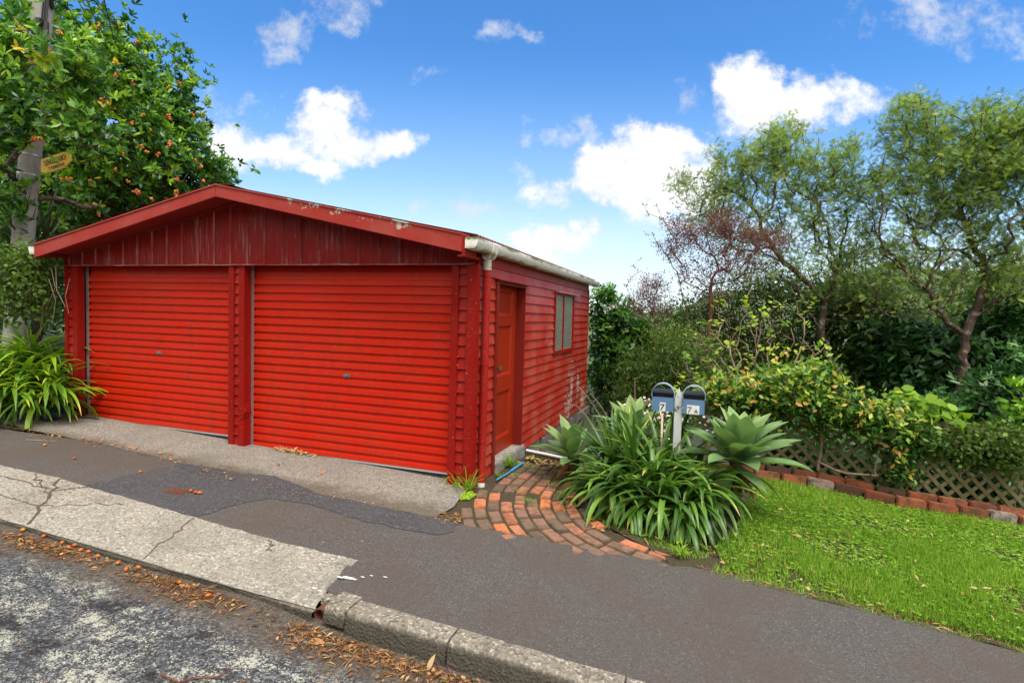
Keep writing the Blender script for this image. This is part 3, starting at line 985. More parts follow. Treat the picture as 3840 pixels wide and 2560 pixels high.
ot.raw([(po[0] + .038 * math.cos(2 * math.pi * k / 12), po[1] + .12, po[2] + .038 * math.sin(2 * math.pi * k / 12)) for k in range(12)], [tuple(range(12))])
tag(ot.build('drain_pipe', M['rust'], None, True), 'dark round stormwater drain pipe opening through the kerb face', 'drain pipe')

# brick path
path_out = [(-.15, -.88), (-.15, -.5), (-.10, -.02), (.0, .08), (.0, .5), (.0, 1.28), (.72, 1.25), (.85, .95), (1.0, .55), (1.12, .15), (1.3, -.2), (1.6, -.44), (1.9, -.54), (1.95, -.62), (1.92, -.76), (1.3, -.84)]
bp = tag(sheet('brick_path', path_out, lambda x, y: G(x, y), M['soil'], .2, -.010, .006), kind='structure')
pv = MB()
prng = np.random.default_rng(11)
CX, CY, R0 = 1.98, .33, .80


def course(k):
    """centre line of course k: straight in from the back, bending round to run along the footpath"""
    R = R0 + .118 * k
    pts = []
    for y in np.arange(1.22, CY, -.01): pts.append((CX - R, y, 0, -1))
    for a in np.arange(0, math.pi / 2, .01 / R): pts.append((CX - R * math.cos(a), CY - R * math.sin(a), math.sin(a), -math.cos(a)))
    for x_ in np.arange(CX, 2.3, .01): pts.append((x_, CY - R, 1, 0))
    return pts


PP = np.array(path_out)
for k in range(0, 11):
    c = course(k)
    i = int(prng.integers(0, 18))
    while i < len(c):
        half = prng.random() < .16
        ln = .10 if half else prng.uniform(.205, .225)
        j = i + int(ln * 50)
        if j >= len(c): break
        x_, y_, dx, dy = c[j]
        i = i + int(ln * 100) + 2
        if not inside(np.array([[x_, y_]]), PP)[0]: continue
        if (y_ > 1.0 and x_ < .2) or x_ < .16: continue
        if prng.random() < .04: continue
        d = np.array([dx, dy, float(G(x_ + dx * .1, y_) - G(x_ - dx * .1, y_)) / .2]); nrm = np.array([-dy, dx, 0])
        wd = prng.uniform(.094, .106) / 2; th = prng.normal(0, .03)
        d2 = d * math.cos(th) + nrm * math.sin(th); n2 = nrm * math.cos(th) - d * math.sin(th)
        bright = prng.random() < (.36 if y_ < .05 else .16)
        tt = prng.uniform(.68, 1.0) if bright else (prng.uniform(.5, .66) if prng.random() < .25 else prng.uniform(0.02, .45))
        cz = float(G(x_, y_)) - .031 + prng.normal(0, .0040)
        pv.obox((x_, y_, cz), d2 * (ln / 2 - .004), n2 * wd, np.array([prng.normal(0, .0014), prng.normal(0, .0014), .034]), tt)
pv.build('paver', M['brick'], bp, bevel=.006)

# garden soil and lawn
soil_out = [(1.1, .2), (1.3, -.2), (1.6, -.44), (1.86, -.60), (1.9, -.74), (2.3, -.74), (3.0, -.74), (4.0, -.78), (9, -.86), (9, 2.4), (2.0, 2.6), (1.2, 1.8), (.7, 1.3)]
tag(sheet('garden_bed', soil_out, lambda x, y: G(x, y) + .02 * np.sin(x * 7) * np.sin(y * 6), M['soil'], .2, -.006), kind='structure')
tag(sheet('garden_bed', [(-9, -.80), (-7, -.74), (-5.3, -.74), (-5.1, -.2), (-5.72, .0), (-5.75, 1.5), (-9, 1.5)], lambda x, y: G(x, y) + .012 * np.sin(x * 7) * np.sin(y * 6), M['soil'], .2, .002, .006), kind='structure')
LAWN = np.array([(2.35, -.60), (3.05, -.66), (3.98, -.70), (7, -.75), (7, 2.12), (5.2, 2.08), (4.0, 2.02), (2.75, 1.92), (2.62, 1.2), (2.5, .6), (2.42, .1), (2.25, -.3)])
lawn_z = lambda x, y: G(x, y) + .03 * np.clip((y + .65) / .4, 0, 1) + .015 * np.sin(x * 3.1 + y) * np.sin(y * 2.7)
tag(sheet('lawn', [tuple(p) for p in LAWN], lawn_z, M['soil'], .2, .0), kind='structure')

# ================================================================== GARAGE
gar = empty('garage', (-2.87, 0, 0), 'red weatherboard double garage with low gable roof, two roller doors and flaking side wall', 'garage')
P0 = 0.114; Z0 = 2.0575
LINES = [Z0 - P0 * k for k in range(0, 19)]


def weatherboards(name, axis, lo, hi, plane, sgn, mat, lines, bottom, parent, jag=0.0, top=None):
    """lapped boards: each a tilted face with an undercut; axis 'x' boards run in x on plane y, 'y' run in y on plane x"""
    mb = MB()
    tops = [top if top is not None else lines[0] + P0] + list(lines)
    segs = max(1, int((hi - lo) / .5))
    for a, b in zip(tops[:-1], tops[1:]):
        if b < bottom - .001: b = bottom
        if a <= bottom: break
        us = np.linspace(lo, hi, segs + 1)
        v = []
        for u in us:
            j = RNG.normal(0, jag) if jag else 0
            for off, z in ((.002, a), (.020 + j, b), (.004, b), (.004, b)):
                q = plane + sgn * off
                v.append((u, q, z) if axis == 'x' else (q, u, z))
        f = []
        for i in range(segs):
            for c in range(2):
                q = (4 * i + c, 4 * i + c + 1, 4 * i + 5 + c, 4 * i + 4 + c)
                f.append(q if (sgn < 0) == (axis == 'x') else q[::-1])
        f += [(0, 1, 2), (4 * segs + 2, 4 * segs + 1, 4 * segs)]
        mb.raw(v, f)
    return mb.build(name, mat, parent)


# front strips of weatherboard between the door trims
front = MB()
BEAM = 2.146
DOORY = .115
for x0, x1 in ((-5.676, -5.575), (-2.922, -2.848), (-.163, -.070)):
    weatherboards('weatherboard', 'x', x0, x1, .0, -1, M['board'], LINES, -.04 + float(G(x0, 0)), gar, top=BEAM)
# trims: vertical boards, each its own part
for x0, x1, yf, yb in ((-5.732, -5.674, -.032, .05), (-5.577, -5.490, -.030, DOORY + .02), (-3.0, -2.920, -.030, DOORY + .02), (-.238, -.161, -.030, DOORY + .02), (-.072, .012, -.036, .02)):
    z0 = float(G((x0 + x1) / 2, 0)) - .03
    MB().box(x0, x1, yf, yb, z0, BEAM - .001).build('trim_board', M['trim'], gar, bevel=.004)
# the dented right-hand board of the middle pier: a metal-clad post with a crease near its foot
dm = MB()
zs = np.concatenate([np.linspace(float(G(-2.8, 0)) - .03, .25, 5), np.linspace(.28, .62, 9), np.linspace(.68, BEAM - .001, 4)])
v = []
for z in zs:
    k = math.exp(-((z - .50) / .05) ** 2); k2 = math.exp(-((z - .40) / .06) ** 2)
    v += [(-2.850, -.030 + .010 * k, z), (-2.772 + .018 * k - .010 * k2, -.030 - .010 * k + .012 * k2, z), (-2.772 + .004 * k, DOORY + .02, z), (-2.850, DOORY + .02, z)]
dm.raw(v, [(4 * i + a, 4 * i + (a + 1) % 4, 4 * i + 4 + (a + 1) % 4, 4 * i + 4 + a) for i in range(len(zs) - 1) for a in range(4)] + [(3, 2, 1, 0)])
tag(dm.build('trim_board', M['trim'], gar), 'dented pier board beside the wider-looking roller door')
# return of the front corner board on the side wall
MB().box(.000, .034, -.034, .045, -.08, 2.15).build('trim_board', M['trim'], gar, bevel=.004)
# walls (inner skins so nothing is open)
wl = MB()
wl.box(-5.70, -5.66, .06, 5.46, -.15, 2.3)
wl.box(-5.70, -.03, 5.40, 5.46, -.6, 2.3)
wl.box(-5.66, -.05, .12, 5.4, -.03, .02)
wl.box(-.05, -.004, .06, .51, .0, 2.3); wl.box(-.05, -.004, 1.504, 5.455, -.02, 2.3); wl.box(-.05, -.004, .51, 1.504, 2.022, 2.3)
wl.box(-5.66, -.05, .50, .53, 1.9, 2.30)
wl.box(-5.66, -5.49, .06, .10, -.1, 2.14); wl.box(-3.0, -2.77, .05, .10, -.1, 2.14); wl.box(-.24, -.05, .05, .10, -.1, 2.14)
wl.build('wall', M['board'], gar)
weatherboards('weatherboard', 'y', .05, .505, .0, 1, M['side'], LINES[:], -.012, gar, jag=.0012, top=2.155)
weatherboards('weatherboard', 'y', 1.492, 2.912, .0, 1, M['side'], LINES[:], -.004, gar, jag=.0014, top=2.155)
weatherboards('weatherboard', 'y', 4.178, 5.43, .0, 1, M['side'], LINES[:], -.004, gar, jag=.0014, top=2.155)
weatherboards('weatherboard', 'y', 2.912, 4.178, .0, 1, M['side'], LINES[:1], 2.04, gar, jag=.0014, top=2.155)
weatherboards('weatherboard', 'y', 2.912, 4.178, .0, 1, M['side'], LINES[9:], -.004, gar, jag=.0014, top=1.116)
weatherboards('weatherboard', 'y', .505, 1.492, .0, 1, M['side'], LINES[:1], 2.05, gar, top=2.155)
MB().box(-.04, .024, 5.43, 5.475, -.05, 2.2).build('trim_board', M['side'], gar, bevel=.003)
# frieze and eave soffit on the side
MB().box(-.02, .012, .05, 5.46, 2.157, 2.30).build('frieze_board', M['trim'], gar)

# gable sheet: ribbed cladding above the doors
gx0, gx1, xm, zap, zed = -5.735, .012, -2.87, 2.90, 2.32


def gz(x_):
    return zap - abs(x_ - xm) * (zap - zed) / (gx1 - xm)


gb = MB()
xs_ = [gx0]
x_ = -5.62
while x_ < gx1 - .06:
    xs_ += [x_ - .020, x_ - .012, x_ + .012, x_ + .020]; x_ += .2405
xs_ += [xm, gx1]; xs_ = sorted(xs_)
v = []
for q in xs_:
    rib = any(abs(q - (-5.62 + .2405 * k)) < .015 for k in range(26))
    yy = -.036 - (.016 if rib else 0) + RNG.normal(0, .0012)
    bot = BEAM + RNG.normal(0, .0016)
    v += [(q, yy, bot), (q, yy, gz(q) + .02), (q, .06, bot + .004)]
gb.raw(v, [(3 * i, 3 * i + 3, 3 * i + 4, 3 * i + 1) for i in range(len(xs_) - 1)] + [(3 * i + 2, 3 * i + 5, 3 * i + 3, 3 * i) for i in range(len(xs_) - 1)])
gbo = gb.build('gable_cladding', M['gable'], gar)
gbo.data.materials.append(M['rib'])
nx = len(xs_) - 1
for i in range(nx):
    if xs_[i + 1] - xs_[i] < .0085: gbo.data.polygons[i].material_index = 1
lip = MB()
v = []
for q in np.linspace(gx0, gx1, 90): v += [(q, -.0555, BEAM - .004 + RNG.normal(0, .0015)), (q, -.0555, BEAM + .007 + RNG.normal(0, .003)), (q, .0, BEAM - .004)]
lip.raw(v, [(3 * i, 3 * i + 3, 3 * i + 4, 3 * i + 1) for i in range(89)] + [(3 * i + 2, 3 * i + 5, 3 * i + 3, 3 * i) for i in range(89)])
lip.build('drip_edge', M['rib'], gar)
MB().box(-5.66, -.05, .02, .11, 2.152, 2.28).build('lintel', M['gable'], gar)

# roof: corrugated iron, barge boards, soffit
RS = (2.945 - 2.375) / 2.87


def roof_sheet(sgn):
    ys_ = np.arange(-.155, 5.80, .0095)
    wave = .0085 * np.cos(2 * np.pi * ys_ / .076)
    xr, zr = xm, 2.984
    xe = xm + sgn * 2.945; ze = zr - RS * 2.945
    V = []
    for t_ in (0, 1):
        for dz in (0, -.004):
            V.append(np.stack([np.full(len(ys_), xr + (xe - xr) * t_), ys_, zr + (ze - zr) * t_ + wave + dz], 1))
    V = np.concatenate(V); n = len(ys_); i = np.arange(n - 1)
    top = np.stack([i, i + 1, 2 * n + i + 1, 2 * n + i], 1)
    bot = top[:, ::-1] + n
    edge = np.stack([2 * n + i, 2 * n + i + 1, 3 * n + i + 1, 3 * n + i], 1)
    F = np.concatenate([top, bot, edge])
    if sgn < 0: F = F[:, ::-1]
    return link('roof', npmesh('roof', V, [F]), M['roof'], gar)


roof_sheet(1); roof_sheet(-1)
rc = MB()
rc.raw([(xm - .16, -.20, 2.984 - .16 * RS + .016), (xm, -.20, 3.006), (xm + .16, -.20, 2.984 - .16 * RS + .016), (xm - .16, 5.8, 2.984 - .16 * RS + .016), (xm, 5.8, 3.006), (xm + .16, 5.8, 2.984 - .16 * RS + .016)], [(0, 1, 4, 3), (1, 2, 5, 4)])
rc.build('ridge_cap', plain('ridge_flashing', (.40, .34, .33), .5, .3, 12), gar)
for sgn, xe in ((-1, -5.80), (1, .0)):
    zt = 2.945 - RS * 2.87 if sgn > 0 else 2.945 - RS * 2.93
    pts = [(xm, 2.955), (xe, zt + .006), (xe, zt - .148), (xm, 2.840)]
    if sgn > 0: pts = pts[::-1]
    MB().prism(pts, 'y', -.325, -.300).build('barge_board', M['barge'], gar, bevel=.004)
    # capping strip over the barge
    cp = MB(); cp.prism([(xm, 2.972), (xe, zt + .022), (xe, zt + .0065), (xm, 2.9565)][::(-1 if sgn > 0 else 1)], 'y', -.335, -.15)
    cp.build('barge_capping', M['barge'], gar)
sf = MB()
sf.raw([(-5.80, -.30, 2.242), (xm, -.30, 2.848), (-.0, -.30, 2.240), (-5.80, -.03, 2.242), (xm, -.03, 2.848), (0, -.03, 2.240)], [(0, 3, 4, 1), (1, 4, 5, 2)])
sf.raw([(-5.80, -.30, 2.225), (-5.80, .06, 2.245), (-5.62, .0, 2.262), (-5.62, -.3, 2.262)], [(0, 1, 2, 3)])
sf.build('soffit', M['soffit'], gar)
MB().prism([(-5.70, 2.268), (xm, 2.840), (-.03, 2.272), (-.03, 2.250), (xm, 2.812), (-5.70, 2.246)], 'y', -.058, -.030).build('scotia', M['soffit'], gar)
MB().box(.0, .026, -.327, -.045, 2.195, 2.37).build('eave_end', M['trim'], gar, bevel=.003)
MB().prism([(0.0, -.325), (.026, -.325), (.03, .02), (-.05, .02), (-.06, -.29)], 'z', 2.19, 2.21).build('eave_end', M['soffit'], gar)


# gutters
def gutter(x0, sgn, y0, y1):
    out_ = [(0, 0), (.0, .09), (.006, .09), (.006, .006), (.085, .006), (.105, .03), (.118, .085), (.112, .098), (.126, .104), (.131, .092), (.124, .06), (.113, .022), (.092, 0)]
    mb = MB()
    P_ = [(x0 + sgn * a * .94, 2.268 + b * .88) for a, b in out_]
    n = len(P_)
    seg = 14
    yy = np.linspace(y0, y1, seg)
    v = [(p[0], y, p[1] + .010 * (y - y0) / 6 + RNG.normal(0, .0008)) for y in yy for p in P_]
    f = [(i * n + a, i * n + (a + 1) % n, (i + 1) * n + (a + 1) % n, (i + 1) * n + a) for i in range(seg - 1) for a in range(n)]
    mb.raw(v, f if sgn < 0 else [q[::-1] for q in f])
    mb.prism([(x0 + sgn * a, 2.262 + b) for a, b in ((0, 0), (.092, 0), (.113, .022), (.124, .06), (.129, .098), (0, .098))], 'y', y0 - .012, y0 + .004)
    mb.prism([(x0 + sgn * a, 2.272 + b) for a, b in ((0, 0), (.092, 0), (.113, .022), (.124, .06), (.129, .098), (0, .098))], 'y', y1 - .004, y1 + .008)
    for yj in (1.6, 3.4, 5.0):
        mb.box(x0 + sgn * .02, x0 + sgn * .120, yj, yj + .02, 2.255, 2.262)
    return mb.build('gutter', M['gutter'], gar, smooth=True)


g1 = gutter(.028, 1, -.315, 5.80)
# rainwater head under the gutter, first metre of gutter is wider
rh = MB()
rh.prism([(.022, 2.262), (.030, 2.215), (.070, 2.195), (.110, 2.21), (.140, 2.262), (.156, 2.345), (.150, 2.362), (.022, 2.362)], 'y', .065, .205)
rh.prism([(.024, 2.258), (.112, 2.258), (.134, 2.285), (.150, 2.360), (.024, 2.360)], 'y', -.30, .06)
rh.tube([(.062, .135, 2.22), (.062, .135, 2.10)], .043, 14)
rh.build('rainwater_head', M['gutter'], g1, bevel=.006)
gutter(-5.80, -1, -.30, 5.78)

# downpipe
dp = MB()
PX, PY = .062, .135
dp.tube([(PX, PY, 2.135), (PX, PY, 1.24), (PX - .003, PY, .5), (PX - .003, PY, -.03), (PX + .004, PY - .03, -.10)], [.037, .037, .037, .037, .036], 18)
dp.tube([(PX, PY, 2.10), (PX, PY, 2.04)], .040, 18)
pipe = dp.build('downpipe', M['pipe'], gar, smooth=True)
for zb in (1.195, .435):
    br = MB(); br.tube([(PX - .002, PY, zb + .016), (PX - .002, PY, zb - .016)], .0405, 18)
    br.box(-.0, .03, PY - .062, PY - .03, zb - .012, zb + .012)
    br.build('pipe_bracket', M['pipe'], pipe, smooth=True)
MB().tube([(PX - .003, PY, .02), (PX + .004, PY - .028, -.08)], .0372, 16).build('worn_foot', plain('bare_pvc', (.62, .60, .58), .5, .2, 30), pipe)


# roller doors
def roller_door(x0, x1, zbot, pitch, nslat, label):
    prof = [(0, 0.000), (.03, .024), (.56, .024), (.585, .0175), (.635, .0180), (.66, .0105), (.70, .0108), (.73, .0015), (1.0, .000)]
    mb = MB(); v = []
    zs_ = []
    for k in range(nslat):
        for t_, d in prof:
            zs_.append((zbot + (k + t_) * pitch, DOORY - d))
    for z, y in zs_: v += [(x0, y, z), (x1, y, z)]
    mb.raw(v, [(2 * i, 2 * i + 1, 2 * i + 3, 2 * i + 2) for i in range(len(zs_) - 1)])
    mb.box(x0, x1, DOORY + .004, DOORY + .02, zbot, zbot + nslat * pitch)
    d = mb.build('roller_door', M['door'], gar)
    d['label'] = label
    zt = zbot + nslat * pitch
    MB().tube([(x0, DOORY + .165, zt + .03), (x1, DOORY + .165, zt + .03)], .166, 40).build('door_roll', M['door'], d, smooth=True)
    MB().box(x0, x1, DOORY - .014, DOORY + .02, zbot - .020, zbot - .001).build('bottom_rail', M['alu'], d)
    MB().box(x0, x1, DOORY - .010, DOORY + .018, zbot - .060, zbot - .021).build('rubber_seal', M['rubber'], d)
    return d


def guide(x, parent):
    mb = MB(); mb.box(x - .027, x + .006, DOORY - .040, DOORY - .034, .05, 2.145).box(x + .000, x + .006, DOORY - .034, DOORY - .022, .05, 2.145)
    mb.build('guide_track', M['galv'], parent)


PIT = .0884
d1 = roller_door(-5.465, -2.94, .186, PIT, 21, 'roller door beside the strap-leaved plants')
d2 = roller_door(-2.765, -.185, .086, PIT, 22, 'roller door beside the downpipe')
guide(-5.462, d1); guide(-2.755, d2)


def lock(x, z, parent):
    mb = MB(); mb.box(x - .048, x + .048, DOORY - .026, DOORY - .016, z - .021, z + .021)
    lk = mb.build('lock_plate', plain('lock_plate', (.16, .20, .21), .35, .2, 60, metal=.5), parent, bevel=.004)
    MB().tube([(x, DOORY - .036, z), (x, DOORY - .024, z)], .011, 14).build('keyhole', plain('chrome', (.55, .56, .57), .25, .1, 40, metal=.8), lk, smooth=True)


lock(-4.22, .186 - .026 + PIT * 10.3 + .025, d1)
lock(-1.50, .086 - .020 + PIT * 10.3 + .012, d2)

# side door in its recess
XR = -.085
sd = MB()


def panel_face(mb, y0, y1, z0, z1, x_in):
    """bolection-like sunk panel with sloped edges"""
    e = .030
    v = [(XR, y0, z0), (XR, y1, z0), (XR, y1, z1), (XR, y0, z1), (x_in, y0 + e, z0 + e), (x_in, y1 - e, z0 + e), (x_in, y1 - e, z1 - e), (x_in, y0 + e, z1 - e)]
    mb.raw(v, [(0, 1, 5, 4), (1, 2, 6, 5), (2, 3, 7, 6), (3, 0, 4, 7), (4, 5, 6, 7)])


Y0, Y1, S1, S2 = .565, 1.476, .105, .129
rails = [.098, .30, .815, .985, 1.545, 1.655, 2.03]   # bottom rail top, panel..., see below
sd.raw([(XR, Y0, .098), (XR, Y0 + S1, .098), (XR, Y0 + S1, 2.03), (XR, Y0, 2.03)], [(0, 1, 2, 3)])
sd.raw([(XR, Y1 - S2, .098), (XR, Y1, .098), (XR, Y1, 2.03), (XR, Y1 - S2, 2.03)], [(0, 1, 2, 3)])
for z0, z1 in ((.098, .27), (.80, .985), (1.555, 1.67), (1.95, 2.03)):
    sd.raw([(XR, Y0 + S1, z0), (XR, Y1 - S2, z0), (XR, Y1 - S2, z1), (XR, Y0 + S1, z1)], [(0, 1, 2, 3)])
for z0, z1 in ((.27, .80), (.985, 1.555), (1.67, 1.95)):
    panel_face(sd, Y0 + S1, Y1 - S2, z0, z1, XR - .016)
sd.box(XR - .045, XR - .02, Y0, Y1, .098, 2.03)
sdo = sd.build('door', M['sidedoor'], gar)
sdo['label'] = 'panelled timber side door'
lkd = MB(); lkd.box(XR + .001, XR + .010, 0.915, 1.020, 1.055, 1.100)
lkd.build('lock_plate', plain('brass_plate', (.20, .20, .16), .35, .2, 50, metal=.6), sdo, bevel=.002)
fr = MB()
fr.box(XR - .05, .036, .502, .565, -.03, 2.04)
fr.box(XR - .05, .030, 1.476, 1.500, -.03, 2.04)
fr.box(XR - .05, .028, .565, 1.476, 2.005, 2.04)
fr.build('door_frame', M['frame'], gar, bevel=.003)
MB().obox((.034, 1.065, 2.046), (.034, 0, -.004), (0, .58, 0), (.0, 0, .006)).build('door_flashing', M['trim'], gar)
MB().box(-.16, .055, .575, 1.56, -.16, .096).build('doorstep', M['plinth'], gar, bevel=.012)

# window
wn = MB()
WY0, WY1, WZ0, WZ1 = 2.92, 4.17, 1.15, 2.035
wn.box(-.01, .034, WY0, WY0 + .045, WZ0, WZ1); wn.box(-.01, .034, WY1 - .045, WY1, WZ0, WZ1)
wn.box(-.01, .040, WY0 - .01, WY1 + .01, WZ0 - .035, WZ0 + .02); wn.box(-.01, .032, WY0 + .045, WY1 - .045, WZ1 - .035, WZ1)
win = wn.build('window', M['trim'], gar, bevel=.003)
MB().box(-.01, .030, 3.452, 3.490, WZ0 + .02, WZ1 - .035).build('mullion', M['trim'], win)
for y0, y1 in ((WY0 + .045, 3.452), (3.490, WY1 - .045)):
    MB().box(.004, .012, y0, y1, WZ0 + .02, WZ1 - .035).build('pane', M['glass'], win)
MB().obox((.036, 3.68, 2.044), (.036, 0, -.004), (0, .72, 0), (0, 0, .006)).build('window_flashing', plain('flashing_pink', (.50, .26, .24), .45, .15, 12), win)

# foundations under the side wall
fd = MB()
fd.box(-.2, -.012, 1.6, 2.45, -.9, -.004)
fd.box(-.2, -.02, 2.45, 5.45, -1.8, -.12)
fd.build('foundation', M['plinth'], gar, bevel=.01)
for yy, wd in ((2.47, .13), (3.55, .10), (4.25, .10), (4.75, .10), (5.28, .14)):
    MB().box(-.055, .035, yy, yy + wd, -1.9, -.05 if yy > 3 else -.02).build('pile', M['timber'], gar, bevel=.006)
MB().box(-.03, .012, 2.62, 5.45, -.15, -.01).build('bearer', M['timber'], gar, bevel=.005)
bl = MB()
for k in range(16):
    bl.box(-.02, .004 + .004 * (k % 2), 3.68 + k * .108, 3.68 + k * .108 + .098, -1.6, -.155)
bl.build('subfloor_boards', M['timber'], gar)
MB().box(.016, .058, 4.85, 5.72, -.19, -.04).build('bearer', M['timber'], gar, bevel=.006)

# ================================================================== POLE, SIGN, LETTERBOXES
def depth_pt(x, y, D):
    """point on the sight line through photo position (x, y) at distance D along the view axis"""
    k = 3840 / 2352
    return CAM + D * (((x * k - 1920) / F_PX) * RGT + ((1280 - y * k) / F_PX) * UPV + FWD)


PD = 7.87
pb, pt_ = depth_pt(33, 780, PD), depth_pt(106, -60, PD)
pdir = (pt_ - pb) / np.linalg.norm(pt_ - pb)
pbase = pb + pdir * ((.15 - pb[2]) / pdir[2])
pole = empty('utility_pole', pbase, 'leaning grey timber power pole rising through the berry tree', 'power pole')
n_ = 26
ppts = [pbase + pdir * (5.9 + .8) * i / n_ for i in range(n_ + 1)]
sh = MB(); sh.tube(ppts, [.136 - .012 * i / n_ for i in range(n_ + 1)], 20)
sh.build('shaft', M['pole'], pole, smooth=True)


def on_pole(y):
    """point of the pole axis seen at photo height y"""
    ts = np.linspace(0, 6.6, 400); P_ = pbase + ts[:, None] * pdir
    d = P_ - CAM; yy = (1280 - F_PX * (d @ UPV) / (d @ FWD)) * 2352 / 3840
    return P_[int(np.argmin(abs(yy - y)))]


for yb in (358, 401):
    c = on_pole(yb)
    MB().tube([c - pdir * .011, c + pdir * .011], .1335, 24).build('steel_band', M['strapmetal'], pole, smooth=True)
side = unit(np.cross(pdir, -FWD)) * -1        # towards the right in the photograph
frontv = unit(np.cross(side, pdir)); frontv = frontv if frontv @ FWD < 0 else -frontv
sgn_r = side if side @ RGT > 0 else -side
c = on_pole(8)
bxm = MB(); bxm.obox(c - sgn_r * .17 + frontv * .12 + pdir * .10, sgn_r * .055, frontv * .05, pdir * .17)
bx_ = bxm.build('junction_box', M['box'], pole, bevel=.008)
cb = MB()
for dx, l in ((-.20, .42), (-.15, .36), (-.17, .30)):
    a = c + sgn_r * dx + frontv * .12 - pdir * .07
    cb.tube([a, a - pdir * l * .5 + sgn_r * .012, a - pdir * l + sgn_r * .03], .007, 6)
for dx, top_, bot_ in ((.10, -.2, .55), (.125, -.3, .5), (.14, -.1, .45), (.07, -.3, .35)):
    a = c + sgn_r * dx + frontv * .10
    cb.tube([a + pdir * .5, a - pdir * .05 + sgn_r * .015, a - pdir * bot_ + sgn_r * .01], .010, 6)
c2 = on_pole(62)
cb.obox(c2 + sgn_r * .08 + frontv * .14, sgn_r * .035, frontv * .03, pdir * .045)
cb.tube([c2 + sgn_r * .15 + frontv * .1 + pdir * .02, c2 + sgn_r * .17 + frontv * .1 - pdir * .3], .035, 10)
cb.tube([c + sgn_r * .26 + pdir * .12, c + sgn_r * .16 + frontv * .06 + pdir * .02, c + sgn_r * .14 + pdir * -.08], .03, 8)
cb.build('cable', M['cable'], pole, smooth=True)
for i, (a, b) in enumerate((((222, 0), (300, 120)), ((378 / 1, 0), (418, 104)))):
    a_, b_ = depth_pt(*(238, -6), PD + .4), depth_pt(*(262, 92), PD + .8)
    if i: a_, b_ = depth_pt(196, -6, PD + .3), depth_pt(240, 84, PD + .6)
    MB().tube([a_, (a_ + b_) / 2 + np.array([0, 0, -.03]), b_], .008, 6).build('service_wire', M['cable'], pole)

# pointed direction sign strapped to the pole
SD_ = PD - .155
kq = 1 / 3.657
corners = [depth_pt(x * kq, y * kq, SD_) for x, y in ((345, 1340), (343, 1472), (530, 1410), (590, 1350), (590, 1296), (541, 1274))]
sc_ = corners[0]
ex = unit(depth_pt(541 * kq, 1274 * kq, SD_) - sc_)
ez = unit((corners[0] - corners[1]) - ex * ((corners[0] - corners[1]) @ ex)); ey = np.cross(ez, ex)
if ey @ FWD < 0: ey = -ey
sg = empty('direction_sign', sc_, 'yellow pointed CATHOLIC CHURCH direction sign strapped to the power pole', 'street sign')
nb = len(corners)
smb = MB(); smb.raw([p for p in corners] + [p + ey * .022 for p in corners], [tuple(range(nb)), tuple(range(2 * nb - 1, nb - 1, -1))] + [(i, nb + i, nb + (i + 1) % nb, (i + 1) % nb) for i in range(nb)])
smb.build('sign_board', M['signyellow'], sg)


def lettering(body, origin, ex_, ez_, height, width, mat, parent, depth=.0015, name='lettering', thin=0.0):
    cu = bpy.data.curves.new(name, 'FONT'); cu.body = body; cu.size = 1.0; cu.extrude = .002; cu.offset = thin
    tmp = bpy.data.objects.new('tmp', cu); COL.objects.link(tmp)
    dg = bpy.context.evaluated_depsgraph_get()
    me = bpy.data.meshes.new_from_object(tmp.evaluated_get(dg))
    bpy.data.objects.remove(tmp); bpy.data.curves.remove(cu)
    n = len(me.vertices); co = np.zeros(n * 3, np.float32); me.vertices.foreach_get('co', co); co = co.reshape(-1, 3)
    lo, hi = co.min(0), co.max(0)
    u = (co[:, 0] - lo[0]) / (hi[0] - lo[0]); v = (co[:, 1] - lo[1]) / (hi[1] - lo[1])
    nrm = np.cross(ex_, ez_)
    P_ = np.asarray(origin)[None] + u[:, None] * width * ex_[None] + v[:, None] * height * ez_[None] + (co[:, 2:3] / .002 * depth) * nrm[None]
    me.vertices.foreach_set('co', P_.astype(np.float32).ravel()); me.update()
    me.name = name
    return link(name, me, mat, parent)


hgt = np.linalg.norm(corners[0] - corners[1]); wid_ = np.linalg.norm(corners[5] - corners[0])
nf = np.cross(ex, ez)
lettering('CATHOLIC CHURCH', sc_ + ex * wid_ * .06 - ez * hgt * .50 + nf * .002, ex, ez, hgt * .34, wid_ * .93, M['black'], sg, thin=-.010)
lettering('ST THOMAS MORE', sc_ + ex * wid_ * .17 - ez * hgt * .83 + nf * .002, ex, ez, hgt * .20, wid_ * .68, M['black'], sg, thin=-.010)

# letterboxes on a flaking white post
LY = .62
post = MB()
pz0, pz1 = -.2, 1.035
prof = [(1.836, pz0), (1.902, pz0), (1.908, .93), (1.880, 1.0), (1.870, 1.037), (1.860, 1.0), (1.834, .93)]
post.prism(prof, 'y', LY - .02, LY + .05)
po_ = post.build('post', M['oldpaint'], None, bevel=.004)
po_.name = 'letterbox_post'
tag(po_, 'flaking white timber post with pointed top between two letterboxes', 'post')


